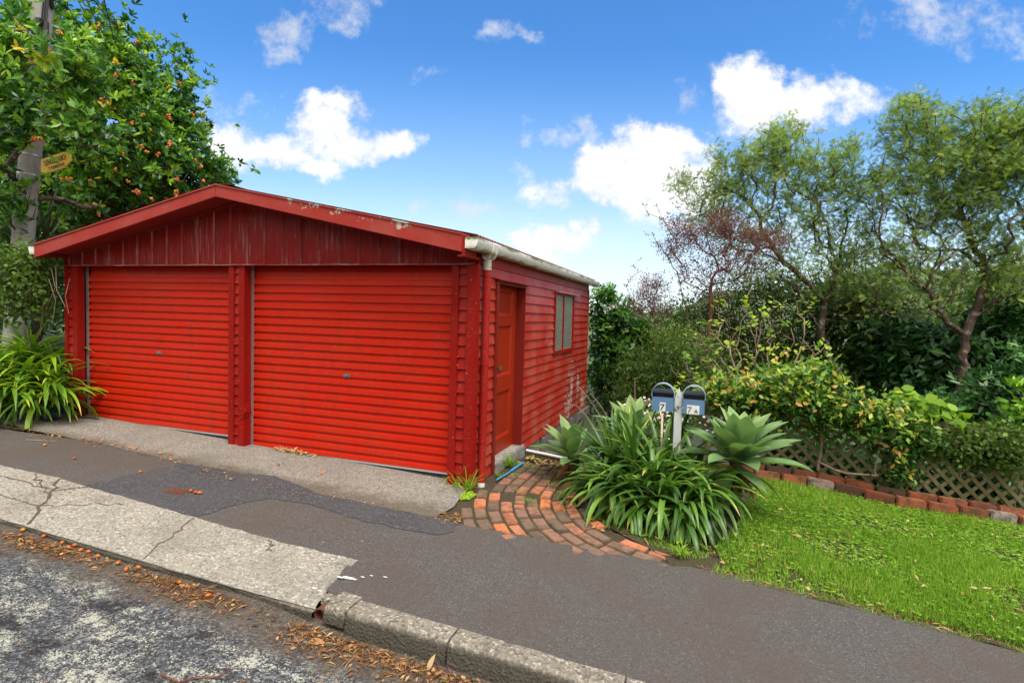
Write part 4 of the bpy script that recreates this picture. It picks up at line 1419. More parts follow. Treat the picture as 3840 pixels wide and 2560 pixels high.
def letterbox(x0, x1, z0, z1, tilt, label, num):
    lb = empty('letterbox', ((x0 + x1) / 2, LY, z0), label, 'letterbox', 'blue letterboxes on the white post')
    mb = MB()
    yf, yb = LY - .055, LY + .25
    zs_ = z0 + (z1 - z0) * .74
    mb.box(x0, x1, yf, yf + .004, z0, zs_)
    mb.box(x0, x0 + .004, yf + .004, yb, z0, z1); mb.box(x1 - .004, x1, yf + .004, yb, z0, z1)
    mb.box(x0 + .004, x1 - .004, yb - .004, yb, z0, z1); mb.box(x0 + .004, x1 - .004, yf + .004, yb - .004, z0, z0 + .004)
    b = mb.build('body', M['blue'], lb)
    sl = MB(); sl.box(x0 + .004, x1 - .004, yf + .02, yf + .03, zs_ - .02, z1 - .012); sl.box(x0 - .003, x1 + .003, yf - .008, yb + .005, z1 - .010, z1); sl.box(x0 + .004, x1 - .004, yf + .004, yf + .02, zs_ - .02, zs_ - .016)
    sl.build('mail_slot', plain('slot_black', (.010, .010, .012), .45), lb)
    hp = MB(); cx = (x0 + x1) / 2; r = (x1 - x0) / 2 + .006
    v = []
    m_ = 24
    for i in range(m_ + 1):
        a = math.pi * i / m_
        for rr_ in (r, r - .004):
            for y_ in (yf - .012, yf + .085):
                v.append((cx - rr_ * math.cos(a) , y_, z1 - .02 + rr_ * 1.02 * math.sin(a)))
    for sx in (0,):
        pass
    f = []
    for i in range(m_):
        o = 4 * i
        f += [(o, o + 4, o + 5, o + 1), (o + 2, o + 3, o + 7, o + 6), (o, o + 2, o + 6, o + 4), (o + 1, o + 5, o + 7, o + 3)]
    hp.raw(v, f)
    hp.box(cx - r, cx - r + .004, yf - .012, yf + .085, z1 - .045, z1 - .02); hp.box(cx + r - .004, cx + r, yf - .012, yf + .085, z1 - .045, z1 - .02)
    hp.build('hood', M['bluegrey'], lb)
    st = MB()
    X = np.array([1, 0, 0.]); Zv = np.array([0, 0, 1.])
    if num == '7':
        st.box(cx - .027, cx + .027, yf - .003, yf, z0 - .002, z0 + .082)
        s_ = st.build('number_plate', M['white'], lb)
        lettering('7', (cx - .020, yf - .005, z0 + .012), X, Zv, .056, .040, M['black'], s_)
    else:
        st.box(cx - .060, cx + .052, yf - .003, yf, z0 - .001, z0 + .082)
        s_ = st.build('number_plate', M['white'], lb)
        lettering('7', (cx - .054, yf - .005, z0 + .012), X, Zv, .056, .040, plain('faded_ink', (.16, .15, .15), .6), s_)
        lettering('A', (cx + .006, yf - .005, z0 + .012), X, Zv, .036, .034, M['black'], s_)
    return lb


letterbox(1.628, 1.828, .806, .985, 0, 'blue letterbox numbered 7 with an open hoop on top', '7')
letterbox(1.912, 2.106, .800, .985, 0, 'blue letterbox numbered 7A with an open hoop on top', '7A')

# ================================================================== FENCE, EDGING
FX = np.array([2.2, 2.66, 2.92, 3.2, 3.48, 3.75, 4.0, 4.28, 4.56, 4.86, 5.16, 5.6, 6.6]); FYv = np.array([1.86, 1.92, 1.95, 2.03, 2.07, 2.05, 1.99, 1.98, 1.98, 2.04, 2.13, 2.18, 2.2])
edge_y = lambda x_: np.interp(x_, FX, FYv)
brng = np.random.default_rng(5)
BL = 'old brick edging bricks below the lattice'
LOOKS = {0: ('dull dark brick', .10), 1: ('worn red brick', .5), 2: ('bright red brick', .72), 3: ('orange red brick', .82), 4: ('grey whitened brick', 1.0)}
look_front = [2, 3, 2, 4, 0, 1, 3, 2, 1, 4, 3, 1]
look_back = [1, 0, 1, 2, 2, 0, 2, 3, 1, 3, 2, 1]
k = 0
for row, (dy, dz, looks) in enumerate(((0, .045, look_front), (.125, .085, look_back))):
    x_ = 2.40 + row * .13
    for i, lk_ in enumerate(looks):
        L = brng.uniform(.262, .280)
        xc = x_ + L / 2; yc = float(edge_y(xc)) + dy + brng.normal(0, .006)
        if row == 1 and 4.15 < xc < 4.3:
            x_ += .10; xc += .10
        sl = (float(edge_y(xc + .1)) - float(edge_y(xc - .1))) / .2
        d = unit(np.array([1, sl, float(lawn_z(xc + .1, yc) - lawn_z(xc - .1, yc)) / .2 + brng.normal(0, .015)]))
        tl = brng.normal(.06, .05)
        upb = unit(np.array([0, tl, 1.0])); nb_ = np.cross(upb, d); upb = np.cross(d, nb_)
        mb = MB(); mb.obox((xc, yc, float(lawn_z(xc, yc)) + dz), d * (L / 2 - .004), nb_ * .055, upb * .060, LOOKS[lk_][1] + brng.uniform(-.03, .03))
        o = mb.build('edging_brick', M['redbrick'], None, bevel=.012)
        where = 'in the front row along the lawn' if row == 0 else 'in the raised back row against the lattice'
        ordn = ['first', 'second', 'third', 'fourth', 'fifth', 'sixth', 'seventh', 'eighth', 'ninth', 'tenth', 'eleventh', 'twelfth'][i]
        tag(o, f'{LOOKS[lk_][0]} {where}, {ordn} from the agave', 'brick', BL)
        x_ += L + .006

lat = empty('lattice_fence', (4.2, 2.33, -.3), 'mossy brown diagonal lattice fence behind the brick edging', 'fence')
def lat_y(x_): return float(edge_y(x_)) + .27
LZ0 = lambda x_: float(lawn_z(x_, 2.2)) - .02
for layer, sg_ in ((0, -1), (1, 1)):
    mb = MB()
    for x0 in np.arange(1.2, 8.2, .150):
        H = .92
        # clip to the panel 2.15 .. 7
        pts = []
        for t_ in np.linspace(0, 1, 9):
            xx = x0 + (-sg_) * -1 * 0 + sg_ * (t_ - .5) * H
            if 2.15 < xx < 7.0: pts.append(np.array([xx, lat_y(xx) + layer * .011, LZ0(xx) + H * t_]))
        if len(pts) < 2: continue
        for a, b in zip(pts[:-1], pts[1:]):
            d = unit(b - a)
            mb.bar(a - d * .002, b + d * .002, .008, .036, up=(0, 1, 0), tint=.5) if False else mb.obox((a + b) / 2, (b - a) / 2 * 1.01, np.array([0, .0042, 0]), np.cross(d, [0, 1, 0]) * .019)
    mb.build('lattice', M['lattice'], lat)
for x0 in (2.15, 4.35, 6.9):
    MB().box(x0 - .03, x0 + .03, lat_y(x0) + .022, lat_y(x0) + .08, LZ0(x0) - .1, LZ0(x0) + .96).build('post', M['lattice'], lat)
for h in (.05, .92):
    rl = MB()
    for x0 in np.arange(2.15, 6.85, .3): rl.bar((x0 - .004, lat_y(x0) + .03, LZ0(x0) + h), (x0 + .304, lat_y(x0 + .3) + .03, LZ0(x0 + .3) + h), .03, .04)
    rl.build('rail', M['lattice'], lat)

# retaining sleeper, white pipe, blue hose at the end of the brick path
MB().bar((.16, 1.34, .01), (.78, 1.29, -.055), .10, .13).build('timber_sleeper', M['sleeper'], None, bevel=.012)
tag(bpy.data.objects['timber_sleeper'], 'mossy timber sleeper across the end of the brick path', 'sleeper')
tag(MB().tube([(.155, 1.30, .088), (.42, 1.28, .072), (.72, 1.26, .045)], .017, 12).build('plastic_pipe', M['white'], None, smooth=True), 'white plastic pipe lying on the timber sleeper', 'pipe')
ho = MB(); h0 = np.array([.155, .30, .012]); h1 = np.array([.21, 1.02, .012])
ho.tube([h0, h0 * .6 + h1 * .4 + [.012, 0, .004], h0 * .45 + h1 * .55], .009, 10)
ho.tube([h0 * .45 + h1 * .55 - [0, .02, 0], h0 * .43 + h1 * .57, h1 * .92 + h0 * .08 + [0, 0, .01], h1], [.013, .015, .015, .013], 12)
tag(ho.build('hose', M['hose'], None, smooth=True), 'short bright blue hose end lying beside the doorstep', 'hose')
tb = empty('access_cover', onG(408, 1130), 'small rusty square access cover set in the asphalt patch', 'access cover')
c0 = onG(408, 1130); dxv = unit(np.array([1, .06, -.0376])); dyv = unit(np.cross([0, 0, 1.], dxv))
m_ = MB(); m_.obox(c0 + [0, 0, .004], dxv * .100, dyv * .062, np.array([0, 0, .008]))
m_.build('frame', M['rust'], tb, bevel=.003)
m_ = MB(); m_.obox(c0 + [0, 0, .006], dxv * .084, dyv * .048, np.array([0, 0, .010]))
m_.build('lid', bark('lid_rust', (.06, .02, .014), (.19, .07, .045), .2, (.1, .08, .06), 60), tb, bevel=.003)
sp_ = MB()
for x_, y_, s_ in ((782, 1331, .020), (800, 1329, .032), (812, 1332, .018), (833, 1327, .012), (853, 1324, .010), (722, 1356, .014), (735, 1362, .012), (885, 1327, .012)):
    c = onG(x_, y_); nn = 9
    zz = float(G(c[0], c[1])) + (.018 if x_ < 790 else .0085)
    sp_.raw([(c[0] + s_ * (1.3 + .3 * math.sin(3 * a)) * math.cos(a), c[1] + s_ * .6 * (1 + .3 * math.cos(2 * a)) * math.sin(a), zz) for a in np.linspace(0, 2 * math.pi, nn, endpoint=False)], [tuple(range(nn))])
sp_.build('paint_spill', M['white'], bpy.data.objects['footpath'])
# weathered rail and garden pegs behind the letterboxes
a, b = at(1436, 918, 2.6), at(1505, 926, 2.5)
tag(MB().bar(a, b, .05, .06).build('timber_rail', M['timber'], None, bevel=.005), 'weathered timber rail above the daisies behind the letterboxes', 'rail')
a, b = at(1458, 868, 2.5), at(1459, 1000, 2.5)
tag(MB().tube([a, b], .006, 6).build('garden_stake', M['twig'], None), 'thin pale bamboo stake standing behind the daisies', 'stake')
a, b = at(1521, 950, .45), at(1520, 1012, .42)
tag(MB().bar(a, b - [0, 0, .2], .018, .012).build('marker_peg', plain('peg_orange_white', (.75, .55, .42), .6, .3, 9), None), 'pale orange marker peg among the strap leaves by box 7', 'peg')


# ================================================================== PLANTS
def straps(rng, centres, n, L, e0, kap, width, tint, prof=(.55, 1, 1, .85, .05), segs=9, fold=.22, az=None, face=None, stub=.02, droop=1.0):
    """long arching strap leaves from crowns: returns V, F, tint"""
    ci = rng.integers(0, len(centres), n)
    o = np.asarray(centres)[ci] + rng.normal(0, stub, (n, 3)) * [1, 1, .3]
    az_ = rng.uniform(0, 2 * np.pi, n) if az is None else rng.normal(az[0], az[1], n)
    e = np.radians(rng.uniform(*e0, n)); kp = np.radians(rng.uniform(*kap, n)); Ls = rng.uniform(*L, n); Ws = rng.uniform(*width, n)
    twist = rng.normal(0, .25, n)
    t = np.linspace(0, 1, segs + 1)
    ang = e[:, None] - kp[:, None] * t[None] ** droop
    azt = az_[:, None] + twist[:, None] * t[None] * .8
    ds = Ls[:, None] / segs
    dx = np.cos(ang) * np.cos(azt) * ds; dy = np.cos(ang) * np.sin(azt) * ds; dz = np.sin(ang) * ds
    C = np.stack([np.cumsum(dx, 1), np.cumsum(dy, 1), np.cumsum(dz, 1)], 2)
    C = np.concatenate([np.zeros((n, 1, 3)), C[:, :-1]], 1) + o[:, None, :]
    T = np.stack([np.cos(ang) * np.cos(azt), np.cos(ang) * np.sin(azt), np.sin(ang)], 2)
    S = np.stack([-np.sin(azt + twist[:, None] * .6), np.cos(azt + twist[:, None] * .6), np.zeros_like(azt)], 2)
    Nn = np.cross(T, S)
    wd = np.interp(t, np.linspace(0, 1, len(prof)), prof)[None, :, None] * Ws[:, None, None]
    l = C - S * wd / 2 + Nn * wd * fold; r = C + S * wd / 2 + Nn * wd * fold
    V = np.stack([l, C, r], 2)                      # n, segs+1, 3, 3
    base = (np.arange(n) * (segs + 1) * 3)[:, None]
    q = []
    for i in range(segs):
        a = 3 * i
        q += [(a, a + 1, a + 4, a + 3), (a + 1, a + 2, a + 5, a + 4)]
    F = (np.array(q)[None] + base[:, None, :]).reshape(-1, 4)
    tv = np.repeat(tint(rng, n)[:, None], (segs + 1) * 3, 1)
    br = np.where(rng.random(n) < .22)[0]
    if segs >= 9 and n > 20:
        tv[br, -3:] = 1.0; tv[br[::2], -6:] = 1.0
    return V.reshape(-1, 3), F, tv.ravel(), C


def plant(name, loc, label, cat, group=None):
    return empty(name, loc, label, cat, group)


def add_mesh(name, parts, mat, parent, smooth=True):
    V = []; F = []; T = []; n = 0
    for v, f, t in parts:
        V.append(v); F.append(f + n); T.append(t); n += len(v)
    return link(name, npmesh(name, np.concatenate(V), [np.concatenate(F)], np.concatenate(T), smooth), mat, parent)


def lift(V, zf, m=.004):
    """keep leaf points from sinking into the ground"""
    V[:, 2] = np.maximum(V[:, 2], zf(V[:, 0], V[:, 1]) + m)
    return V


# strap-leaved clump at the left end of the garage
r1 = np.random.default_rng(21)
ag1 = plant('strap_leaved_plant', (-6.0, -.2, .21), 'bright green arching strap-leaved clump at the garage end below the pole', 'agapanthus')
cen = np.array([0, 0, .10]) + np.array([(-6.95, -.35, .35), (-6.55, -.5, .33), (-6.25, -.25, .45), (-6.6, -.05, .55), (-5.98, -.38, .35), (-5.75, -.18, .40), (-6.1, .05, .6), (-7.2, -.1, .5), (-6.9, .25, .7), (-5.62, -.30, .26), (-7.4, -.5, .35), (-6.35, -.62, .26), (-5.9, -.55, .24)])
tf = lambda r, n: np.clip(r.beta(2.2, 2.2, n) * .9 + .08, 0, .93)
p1 = straps(r1, cen, 860, (.56, .98), (28, 88), (70, 150), (.038, .060), tf)
p2 = straps(r1, cen, 120, (.35, .6), (-5, 40), (60, 120), (.028, .042), tf)
p3 = straps(r1, cen, 26, (.4, .7), (0, 50), (90, 150), (.025, .04), lambda r, n: r.uniform(.95, 1.0, n))
P_ = [list(p[:3]) for p in (p1, p2, p3)]
for q in P_: q[0] = lift(q[0], lambda x, y: G(x, y) + .012)
add_mesh('leaf_clump', P_, M['strap'], ag1)

# clump below the letterboxes
ag2 = plant('strap_leaved_plant', (1.75, .15, -.09), 'dark green arching strap-leaved clump between the brick path and the lawn', 'agapanthus')
cen = np.array([(2.12, .42, .20), (2.18, .30, .12), (1.40, .10, .10), (1.62, -.02, .08), (1.85, .0, .10), (2.05, .10, .08), (1.55, .30, .22), (1.80, .26, .22), (2.05, .34, .16), (1.35, .45, .18), (1.6, .55, .25), (2.08, .25, .05), (1.9, .6, .2), (1.25, .25, .10), (2.0, .0, .0), (1.72, .1, .2)]) - np.array([.05, 0, .02])
tf2 = lambda r, n: np.clip(r.beta(2.2, 2.4, n) * .85 + .05, 0, .95)
q1 = straps(r1, cen, 320, (.42, .66), (32, 86), (55, 135), (.038, .056), tf2)
q2 = straps(r1, cen[[1, 2, 3, 4, 5, 11, 14, 13]], 130, (.40, .62), (5, 55), (80, 135), (.034, .052), tf2, az=(-1.5, .9))
q3 = straps(r1, cen, 34, (.3, .5), (-10, 40), (90, 150), (.02, .035), lambda r, n: r.uniform(.97, 1.0, n))
q4 = straps(r1, cen[[6, 7, 9, 10, 12]], 85, (.50, .74), (58, 88), (15, 70), (.034, .052), tf2, az=(2.2, 1.2))
P_ = [list(p[:3]) for p in (q1, q2, q3, q4)]
for q in P_: q[0] = lift(q[0], lambda x, y: G(x, y) + .015)
add_mesh('leaf_clump', P_, M['strapdark'], ag2)
for a, b, bow in (((1386, 968), (1322, 880), .03), ((1398, 962), (1355, 902), .02), ((1352, 960), (1296, 926), .05)):
    A_, B_ = at(*a, .55), at(*b, .5)
    MB().tube([A_, (A_ + B_) / 2 + [0, 0, bow], B_], .0045, 6).build('flower_stalk', M['twig'], ag2)


def agave(centre, n, L, W, label, rng, lean=(0, 0), tint=None, stem_z=None):
    c = np.array(centre, float)
    pl = plant('agave', (c[0], c[1], float(G(c[0], c[1]))), label, 'agave', 'soft grey green agaves round the letterboxes')
    parts = []
    ga = 2.39996
    for i in range(n):
        u = i / (n - 1)                                  # 0 outer, 1 inner
        el = 8 + 74 * u ** .85 + rng.normal(0, 5)
        tt = tint(rng, u) if tint else float(np.clip(.42 + .35 * u + rng.normal(0, .1), 0, .9))
        LL = L * (1.0 - .22 * u) * rng.uniform(.88, 1.06)
        v, f, t_, C = straps(rng, [c + np.array([0, 0, .05 * u])], 1, (LL, LL), (el, el), (18 - 8 * u, 40 - 18 * u), (W * rng.uniform(.88, 1.08),) * 2 if False else (W * .9, W * 1.08),
                             lambda r, k_: np.full(k_, tt), prof=(.50, .52, .74, .96, 1.0, .97, .82, .50, .03), segs=12, fold=.20 - .04 * u, az=(i * ga, .05), stub=.008)
        v[:, 0] += lean[0] * (v[:, 2] - c[2]); v[:, 1] += lean[1] * (v[:, 2] - c[2])
        # pale edges are the outer vertex rows
        t2 = t_.copy(); t2[0::3] = np.minimum(t2[0::3] + .14, .93); t2[2::3] = np.minimum(t2[2::3] + .14, .93)
        parts.append((lift(v, lambda x, y: G(x, y) + .02), f, t2))
    add_mesh('rosette', parts, M['agave'], pl)
    zb = float(G(c[0], c[1])) - .05
    st = MB(); st.tube([(c[0] + .03, c[1] + .04, zb), (c[0] + .015, c[1] + .02, (zb + c[2]) / 2), (c[0], c[1], c[2] + .04)], [.05, .055, .06], 10)
    st.build('stem', M['sleeper'], pl, smooth=True)
    return pl, c


agr, cR = agave(at(1690, 1066, .56), 36, .63, .190, 'largest agave, wide grey green rosette beside the lawn', np.random.default_rng(3), lean=(0.05, -.05))
dd = straps(np.random.default_rng(31), [cR - np.array([0, 0, .02])], 9, (.38, .55), (-35, 5), (5, 50), (.10, .15), lambda r, n: r.uniform(.55, .9, n), prof=(.5, .6, .95, 1, .9, .5, .03), segs=8, fold=.1)
add_mesh('drooping_leaf', [(lift(dd[0], lambda x, y: G(x, y) + .02), dd[1], dd[2])], M['agave'], agr)
yl = straps(np.random.default_rng(33), [cR - np.array([.02, .05, .02])], 1, (.50, .50), (0, 1), (10, 20), (.11, .12), lambda r, n: np.full(n, 1.0), prof=(.5, .7, 1, 1, .8, .03), segs=8, fold=.1, az=(math.pi + .25, .02))
tag(add_mesh('yellowed_leaf', [yl[:3]], M['agave'], agr), 'yellowed lower leaf pointing towards the path')
dl = straps(np.random.default_rng(34), [cR - np.array([0, 0, .06])], 22, (.18, .42), (-70, -25), (0, 45), (.03, .08), lambda r, n: r.uniform(.0, .5, n), prof=(.6, .8, 1, .6, .1), segs=5, fold=.3)
add_mesh('dead_skirt', [(lift(dl[0], lambda x, y: G(x, y) + .01), dl[1], dl[2])], M['dry'], agr)
agl, cL = agave(at(1316, 1058, .74), 19, .54, .145, 'small agave at the end of the brick path by the timber pile', np.random.default_rng(8), lean=(-.10, -.06))
dl = straps(np.random.default_rng(35), [cL - np.array([0, 0, .05])], 14, (.15, .30), (-80, -30), (0, 45), (.03, .07), lambda r, n: r.uniform(.0, .5, n), prof=(.6, .8, 1, .6, .1), segs=5, fold=.3)
add_mesh('dead_skirt', [(lift(dl[0], lambda x, y: G(x, y) + .01), dl[1], dl[2])], M['dry'], agl)
agave(at(1455, 1003, 1.05), 15, .50, .14, 'upright agave behind the strap leaves, left of letterbox 7', np.random.default_rng(13), lean=(-.05, 0))

# weeds at the foot of the downpipe
def tuft(c, n, L, label, e0=(40, 88), kap=(20, 110), w_=(.005, .009), mat='grass', rng=np.random.default_rng(44)):
    pl = plant('grass_tuft', c, label, 'weed', 'grass weeds round the garage corner')
    v, f, t_, _ = straps(rng, [c], n, L, e0, kap, w_, lambda r, k_: r.beta(2, 2, k_), segs=6, fold=.15, stub=.018)
    add_mesh('blades', [(lift(v, lambda x, y: G(x, y) + .004), f, t_)], M[mat], pl)


tuft((.015, -.085, .0), 46, (.12, .30), 'green grass tuft at the foot of the downpipe')
tuft((-.14, -.075, .01), 16, (.18, .38), 'sparse straggling grass on the slab corner by the trim board', (30, 85), (60, 170))
tuft((.10, .85, .0), 60, (.08, .20), 'grass tuft growing against the concrete doorstep')
tuft((.13, .45, -.005), 22, (.04, .09), 'tiny grass tuft beside the blue hose')
tuft((1.98, -.56, -.10), 55, (.06, .16), 'grass tuft by the last path bricks at the lawn corner')

# ------------------------------------------------------------------ trees and shrubs
def px_scale(Y, x=1800, y=500):
    """metres per photo pixel at plane Y"""
    p = at(x, y, Y); return float((p - CAM) @ FWD) * (3840 / 2352) / F_PX


def blobs(rng, specs, Y):
    """specs: (photo x, photo y, half width px, half height px, depth half in m, n[, Y offset]) -> points"""
    out = []
    for s in specs:
        x, y, rx, ry, rd, n = s[:6]
        Yo = Y + (s[6] if len(s) > 6 else 0)
        c = at(x, y, Yo); k = px_scale(Yo, x, y)
        u = rand_unit(rng, n) * (rng.random((n, 1)) ** .42)
        rgt = np.array([RGT[0], RGT[1], 0]); rgt /= np.linalg.norm(rgt); fwd = np.array([-rgt[1], rgt[0], 0])
        out.append(c + u[:, 0:1] * rx * k * rgt + u[:, 1:2] * rd * fwd + u[:, 2:3] * ry * k * np.array([0, 0, 1.0]))
    return np.concatenate(out)


def rosettes(rng, pts, axes, nleaf, L, Wd, spread, T, lv, tint, jitter=.03):
    """whorls of leaves at pts round axes"""
    n = len(pts)
    o = np.repeat(pts, nleaf, 0) + rng.normal(0, jitter, (n * nleaf, 3))
    ax = np.repeat(unit(axes), nleaf, 0)
    ph = rng.uniform(0, 2 * np.pi, n * nleaf)
    ref = unit(np.cross(ax, rng.normal(size=3) + .01))
    b = np.cross(ax, ref)
    rad_ = np.cos(ph)[:, None] * ref + np.sin(ph)[:, None] * b
    sp = np.radians(rng.uniform(*spread, n * nleaf))
    d = np.cos(sp)[:, None] * ax + np.sin(sp)[:, None] * rad_
    nrm = ax * np.sin(sp)[:, None] - rad_ * np.cos(sp)[:, None] + rng.normal(0, .25, d.shape)
    o = o + rad_ * .006
    lv.add(place(T, o, d, nrm, rng.uniform(*L, n * nleaf), rng.uniform(*Wd, n * nleaf)), np.where(np.repeat(tint, nleaf) >= .999, 1.0, np.clip(np.repeat(tint, nleaf) + rng.normal(0, .10, n * nleaf), 0, .96)))


def scatter(rng, pts, per, r, L, Wd, T, lv, tint, up=.4, out_from=None):
    n = len(pts) * per
    o = np.repeat(pts, per, 0) + rng.normal(0, r, (n, 3))
    d = rand_unit(rng, n) + np.array([0, 0, -.15])
    nrm = rand_unit(rng, n) + np.array([0, 0, up * 2])
    lv.add(place(T, o, d, nrm, rng.uniform(*L, n), rng.uniform(*Wd, n)), np.clip(np.repeat(tint, per) + rng.normal(0, .10, n), 0, 1))


T_OV = leaf_template(3, (.15, .75, 1.0, .8, .1), .18, -.15)       # obovate glossy leaf
T_EL = leaf_template(2, (.15, 1.0, .1), .2, -.15)
T_RD = leaf_template(2, (.55, 1.1, .3), .12, -.1)


def frond_template(pairs=6):
    V = []; F = []
    for i in range(pairs):
        x = .12 + .80 * i / (pairs - 1)
        l = .26 * (1 - .25 * abs(i / (pairs - 1) - .4))
        for s in (-1, 1):
            b = len(V)
            z = -.22 * x * x
            V += [(x - .045, 0, z), (x + .02 - .03, s * l, z - .05), (x + .06, s * l * .9, z - .05), (x + .045, 0, z)]
            F.append((b, b + 1, b + 2, b + 3) if s < 0 else (b + 3, b + 2, b + 1, b))
    return np.array(V, float), np.array(F)


T_FR = frond_template()


def branchy(name_root, label, cat, base_line, pts, barkm, tip, seg, jit, power=2.3, rmax=.2, group=None, bias=.2, sides=5, every=1, sag=0.0, rng=None, part='trunk'):
    rng = rng or np.random.default_rng(len(name_root) * 7 + len(pts))
    b0 = np.array(base_line[0][0], float)
    pl = plant(name_root, b0, label, cat, group)
    nodes, par = grow(rng, base_line, pts[::every], seg, jit, bias, sag)
    o, r = branch_mesh(part, nodes, par, tip, barkm, pl, power, sides, rmax)
    return pl, nodes, par, r


# ---- big orange-berried tree behind the pole
rk = np.random.default_rng(51)
kp = [(60, 60, 190, 120, 1.6, 150), (170, 120, 150, 110, 1.5, 150), (310, 200, 100, 105, 1.3, 125), (130, 260, 230, 150, 1.9, 230), (330, 330, 150, 110, 1.5, 175), (400, 275, 50, 80, 1.0, 45), (405, 380, 85, 68, 1.2, 95),
      (130, 420, 210, 110, 1.7, 160), (300, 450, 150, 70, 1.3, 110), (60, 520, 120, 90, 1.4, 90), (215, 520, 110, 60, 1.0, 60), (475, 390, 36, 32, .7, 30), (20, 160, 130, 200, 1.5, 130), (350, 180, 60, 60, .8, 26), (280, 95, 55, 55, .8, 20), (440, 200, 30, 40, .5, 6), (400, 110, 40, 40, .5, 6)]
pts = blobs(rk, kp, 2.3)
front_pts = blobs(rk, [(35, 190, 75, 90, .5, 46), (150, 215, 45, 90, .4, 24), (60, 285, 50, 40, .35, 22), (5, 420, 30, 40, .4, 9), (165, 150, 60, 50, .5, 20), (20, 60, 50, 60, .5, 16), (190, 290, 40, 36, .35, 8), (5, 480, 26, 35, .3, 6)], .0)
pts = pts[~((pts[:, 1] < 1.25) & (pts[:, 2] < 4.1) & (pts[:, 0] > -8.6) & (pts[:, 0] < -6.3))]
pts = np.concatenate([pts, front_pts])
pts = pts[~((pts[:, 0] > -5.95) & (pts[:, 2] < 2.75) & (pts[:, 1] > -.4))]
base = [[(-9.0, 2.6, 0.1), (-8.9, 2.5, 1.2), (-9.1, 2.4, 2.2)], [(-9.1, 2.4, 2.2), (-8.2, 2.2, 3.2), (-7.6, 2.1, 4.2)], [(-9.1, 2.4, 2.2), (-9.9, 2.3, 3.6), (-9.8, 2.2, 5.2)], [(-8.2, 2.2, 3.2), (-8.4, 1.2, 4.0), (-8.2, .5, 4.7)], [(-8.2, 2.2, 3.2), (-7.2, 2.2, 3.5)]]
ktree, nodes, par, rads = branchy('berry_tree', 'large glossy green tree with orange berry clusters behind the power pole', 'tree', base, pts, M['bark'], .0065, .22, .035, rmax=.17, bias=.15, rng=rk)
lv = Leaves()
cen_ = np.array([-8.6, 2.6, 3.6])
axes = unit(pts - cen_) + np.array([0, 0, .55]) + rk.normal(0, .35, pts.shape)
sun_facing = np.clip((unit(pts - cen_) @ unit(np.array([.45, -.55, .7]))) * .5 + .5, 0, 1)  # lit side of the crown painted into the leaf tint
tint = np.clip(.14 + .42 * sun_facing + rk.normal(0, .16, len(pts)) + .22 * (rk.random(len(pts)) < .22), 0, .94)
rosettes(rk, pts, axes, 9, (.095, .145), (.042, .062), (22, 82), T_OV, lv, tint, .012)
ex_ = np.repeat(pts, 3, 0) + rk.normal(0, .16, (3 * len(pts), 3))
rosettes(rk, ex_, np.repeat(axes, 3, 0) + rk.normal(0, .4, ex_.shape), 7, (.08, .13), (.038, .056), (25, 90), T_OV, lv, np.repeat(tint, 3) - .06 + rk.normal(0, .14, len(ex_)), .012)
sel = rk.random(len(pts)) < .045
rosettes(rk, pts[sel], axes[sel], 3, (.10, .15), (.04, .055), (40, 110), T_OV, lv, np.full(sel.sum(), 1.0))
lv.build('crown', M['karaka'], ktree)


def fruit_cluster(c, n, rng, parent, r=.0145):
    mb = MB(); done = []
    for _ in range(max(3, int(n * .8))):
        p = np.asarray(c, float) if not done else done[int(rng.integers(len(done)))] + unit(rng.normal(size=3) * [1, .7, 1]) * r * 1.75
        done.append(p)
        ax = unit(rng.normal(0, .5, 3) + [0, 0, -1.0])
        u_ = unit(np.cross(ax, [1, .1, 0])); w_ = np.cross(ax, u_)
        rings = []; tt = rng.random()
        for a, q in ((0, .15), (.18, .75), (.5, 1.0), (.8, .72), (1.0, .12)):
            rings += [p + ax * (a - .5) * r * 2.9 + q * r * (math.cos(t) * u_ + math.sin(t) * w_) for t in np.linspace(0, 2 * math.pi, 8, endpoint=False)]
        mb.raw(rings, [(8 * i + k, 8 * i + (k + 1) % 8, 8 * i + 8 + (k + 1) % 8, 8 * i + 8 + k) for i in range(4) for k in range(8)] + [tuple(range(8))[::-1], tuple(range(32, 40))], tt)
    return mb.build('berry_cluster', M['berry'], parent, smooth=True)


zc = 1000 / 1742 / (3840 / 2352)
for x, y, n, Y in ((310, 330, 14, .1), (395, 215, 9, .1), (390, 370, 6, .05), (755, 405, 5, .9), (755, 485, 9, .9), (880, 275, 5, 1.4), (220, 905, 10, -.1), (275, 915, 4, -.1), (860, 805, 7, .9), (665, 645, 4, .9), (690, 650, 3, .9), (415, 875, 4, .6), (1105, 935, 14, 1.3),
                   (1030, 1020, 9, 1.2), (915, 955, 6, 1.1), (805, 1003, 4, 1.0), (965, 995, 5, 1.1), (410, 1170, 4, .2), (455, 1170, 5, .2), (595, 1180, 4, .6), (905, 1262, 22, .9), (1145, 1255, 18, 1.2), (1150, 1280, 10, 1.2), (1165, 1180, 9, 1.2), (1310, 1090, 6, 1.5), (1330, 1175, 5, 1.5),
                   (835, 1190, 4, 1.0), (992, 1295, 4, 1.0), (648, 1412, 4, .8), (1090, 760, 7, 1.6), (1110, 780, 6, 1.6), (1100, 570, 4, 1.6), (865, 545, 4, 1.3), (70, 645, 4, .1), (750, 1110, 4, .9), (1280, 1060, 4, 1.5), (1180, 560, 5, 1.7), (1255, 740, 4, 1.7), (640, 190, 3, 1.0), (945, 750, 4, 1.2)):
    fruit_cluster(at(x * zc, y * zc, Y), n, rk, ktree)

